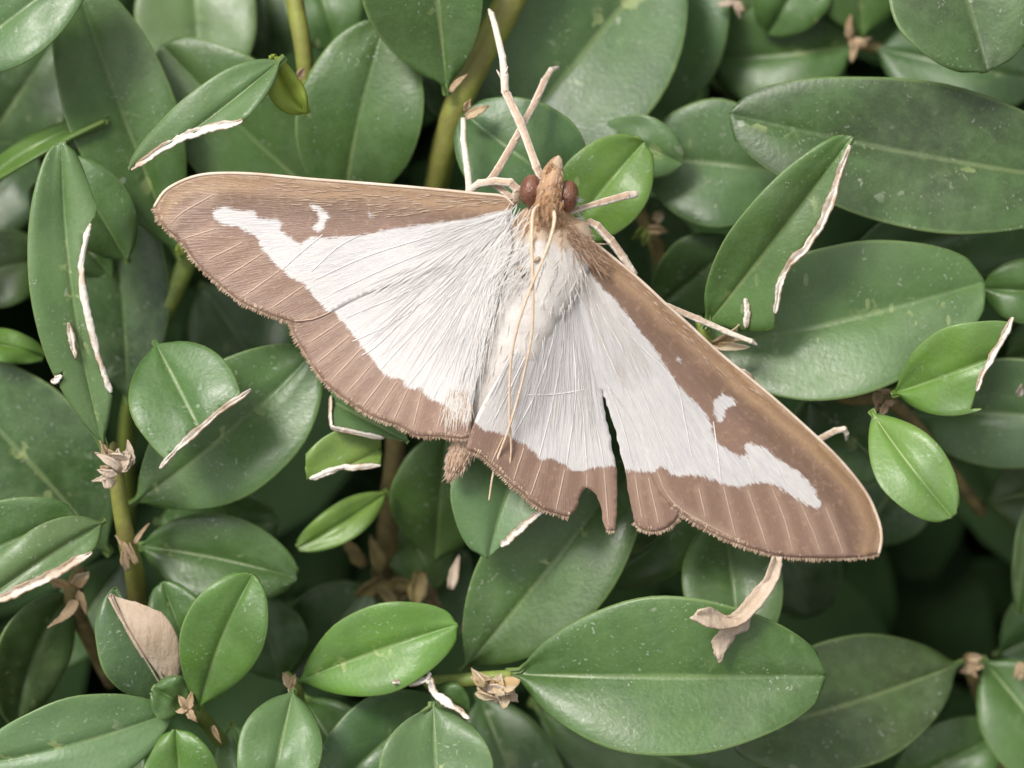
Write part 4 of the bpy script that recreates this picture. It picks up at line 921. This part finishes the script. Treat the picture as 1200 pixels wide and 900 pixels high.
hair_mesh('hair', lhw, fan_hairs((598, 250), 205, 262, 40, 215, 420, True, WHT, 35, 80, 0.7, poly=lh_poly))
hair_mesh('hair', lfw, fan_hairs((604, 245), 186, 235, 8, 90, 260, False, WHT, 25, 60, 0.8, 0.004, poly=[(610, 235), (570, 252), (460, 275), (430, 335), (540, 310), (600, 280)])
          + fan_hairs((604, 236), 172, 187, 10, 330, 200, False, (0.56, 0.42, 0.31), 8, 18, 1.3, 0.004, poly=[(600, 232), (430, 220), (300, 210), (300, 230), (430, 262), (590, 250)]))
rh_poly = [(664, 295), (640, 345), (606, 412), (562, 490), (600, 515), (640, 535), (700, 545), (716, 530), (704, 460), (690, 400)]
hair_mesh('hair', rhw, fan_hairs((664, 270), 238, 286, 40, 250, 420, True, (0.66, 0.63, 0.605), 35, 80, 0.7, poly=rh_poly) + fan_hairs((640, 340), 228, 243, 40, 190, 90, True, WHT, 40, 90, 1.6, poly=[(640, 340), (585, 438), (556, 500), (580, 510), (630, 420)]))
hair_mesh('hair', rfw, fan_hairs((668, 272), 282, 316, 15, 170, 320, False, (0.68, 0.63, 0.58), 25, 60, 0.8, 0.004, poly=[(664, 290), (680, 355), (700, 430), (745, 480), (780, 440), (720, 355)])
          + fan_hairs((672, 268), 315, 330, 10, 420, 260, False, (0.52, 0.38, 0.28), 8, 18, 1.3, 0.004, poly=[(680, 280), (751, 333), (876, 446), (900, 470), (850, 470), (740, 372)]))
# fringe of hairs where the left hind wing's border meets the body, and tufts over the fore wing corners
def body_hairs():
    out = []
    mids = [(646, 258, 30), (644, 282, 40), (637, 310, 40), (625, 340, 33), (613, 370, 29), (602, 400, 28), (588, 435, 26), (572, 470, 23), (556, 500, 20), (541, 528, 17), (532, 548, 11)]
    me = bd.data
    vs = [v.co.copy() for v in me.vertices]; ns = [v.normal.copy() for v in me.vertices]; bt = [d.value for d in me.attributes['bt'].data]
    for _ in range(2600):
        i = random.randrange(len(vs))
        if ns[i].z < -0.1: continue
        t = bt[i]; q = vs[i]+MO
        # back into drawing space
        k = (D-q.z)/D; x, y = q.x/k*S+600, 450-q.y/k*S
        head = t < 0.2; tip = t > 0.86
        if t > 0.42 and not tip and random.random() < 0.9: continue
        ln = random.uniform(4, 8) if head else random.uniform(7, 15)*(0.45 if tip else 1)
        dx, dy = axd[0]+random.gauss(0, .22), axd[1]+random.gauss(0, .22)
        dx += ns[i].x*0.25; dy -= ns[i].y*0.25
        if 0.2 < t < 0.30: dx, dy = dx*0.8+random.gauss(0, .2), dy
        z = q.z; path = []
        for j in range(4):
            path.append((x, y, z)); x += dx*ln/3; y += dy*ln/3; z += (ns[i].z*0.004*(1.2-j*1.0))
        right = ns[i].x > 0.15
        if t < 0.09: col = TAN
        elif head: col = random.choice(((0.42, 0.25, 0.13), (0.50, 0.33, 0.19), BRN))
        elif t < 0.285: col = random.choice(((0.48, 0.35, 0.24), (0.64, 0.54, 0.43), (0.38, 0.25, 0.155)))
        elif tip: col = random.choice((TAN, (0.42, 0.27, 0.18), (0.6, 0.47, 0.36)))
        else: col = random.choice((WHT, (0.72, 0.67, 0.62), (0.70, 0.645, 0.595)))
        out.append((path, random.uniform(0.9, 1.5), col))
    # shoulder tufts merging body and wings
    for _ in range(190):
        lft = random.random() < 0.62
        if lft: x, y, a = random.uniform(588, 625), random.uniform(238, 330), math.radians(random.gauss(236, 16)); col = random.choice((WHT, WHT, (0.72, 0.69, 0.66)))
        else: x, y, a = random.uniform(655, 682), random.uniform(272, 330), math.radians(random.gauss(284, 12)); col = (0.70, 0.64, 0.585)
        ln = random.uniform(18, 48); path = []; z = wing_z(x, y)+0.028
        for j in range(5):
            path.append((x, y, z-0.006*j)); aa = a+0.05*j*random.uniform(-1, 1); x += math.cos(aa)*ln/4; y -= math.sin(aa)*ln/4
        out.append((path, random.uniform(0.7, 1.2), col))
    # silky hairs over the seam between the left hind wing and the abdomen, and over the fore wing's inner edge
    for _ in range(130):
        k = random.random(); x, y = 598-45*k+random.uniform(-12, 10), 300+135*k; a = math.radians(random.gauss(258, 6)); ln = random.uniform(28, 58); path = []
        for j in range(5): path.append((x, y, wing_z(x, y, True)+0.012)); x += math.cos(a)*ln/4; y -= math.sin(a)*ln/4
        out.append((path, random.uniform(0.5, 1.0), random.choice((WHT, (0.68, 0.65, 0.62)))))
    for _ in range(80):
        k = random.random(); x, y = 585-130*k, 275+55*k+random.uniform(-8, 5); a = math.radians(random.gauss(207+22*(1-k), 5)); ln = random.uniform(25, 55); path = []
        for j in range(5): path.append((x, y, wing_z(x, y)+0.006)); x += math.cos(a)*ln/4; y -= math.sin(a)*ln/4
        out.append((path, random.uniform(0.8, 1.3), random.choice((WHT, (0.68, 0.65, 0.62)))))
    # cream and brown flecks on the head
    for _ in range(160):
        x, y = random.uniform(632, 658), random.uniform(190, 262); w_ = 8+ (y-190)*0.12
        x = 650-(y-190)*0.08+random.uniform(-w_, w_); path = []; a = math.radians(random.gauss(262, 25)); ln = random.uniform(5, 10)
        z = 0.30 if y < 215 else 0.325 if y < 240 else 0.30-(y-240)*0.0025
        for j in range(3): path.append((x, y, z-0.012*j*j*0.5)); x += math.cos(a)*ln/2; y -= math.sin(a)*ln/2
        out.append((path, random.uniform(1.6, 3.0), random.choice(((0.66, 0.50, 0.34), (0.44, 0.26, 0.14), (0.52, 0.33, 0.19), (0.36, 0.20, 0.10)))))
    # brown shoulder patch on the right
    for _ in range(170):
        x, y = random.uniform(664, 706), 0; y = 262+(x-664)*0.75+random.uniform(-4, 26); a = math.radians(random.gauss(310, 14)); ln = random.uniform(10, 20); z = wing_z(x, y)+0.06; path = []
        for j in range(4): path.append((x, y, z-0.012*j)); x += math.cos(a)*ln/3; y -= math.sin(a)*ln/3
        out.append((path, random.uniform(1.2, 2.2), random.choice((TAN, (0.44, 0.29, 0.19), BRN))))
    # white bristles beside the right eye
    for _ in range(26):
        x, y = random.uniform(674, 680), random.uniform(226, 256); path = []
        for j in range(3): path.append((x+j*3, y+j*1.2, 0.24-0.02*j))
        out.append((path, 1.0, WHT))
    # abdomen end tuft and hind wing corner hairs
    for _ in range(120):
        x, y = random.uniform(522, 552), random.uniform(455, 486); path = []; a = math.radians(random.gauss(262, 8)); ln = random.uniform(14, 28)
        for j in range(4): path.append((x, y, wing_z(x, y, True)+0.006)); x += math.cos(a)*ln/3; y -= math.sin(a)*ln/3
        out.append((path, random.uniform(.9, 1.5), random.choice((WHT, CRM, TAN))))
    hair_mesh('hair', bd, out)
body_hairs()
# small brown marks on the thorax
for px, py, w_ in ((614, 313, 6), (632, 301, 5), (615, 321, 4)):
    o = scale_piece(moth, 'thorax_mark', px, py, 0.215, random.uniform(200, 260), w_*1.8, w_, BUD, 0.1)
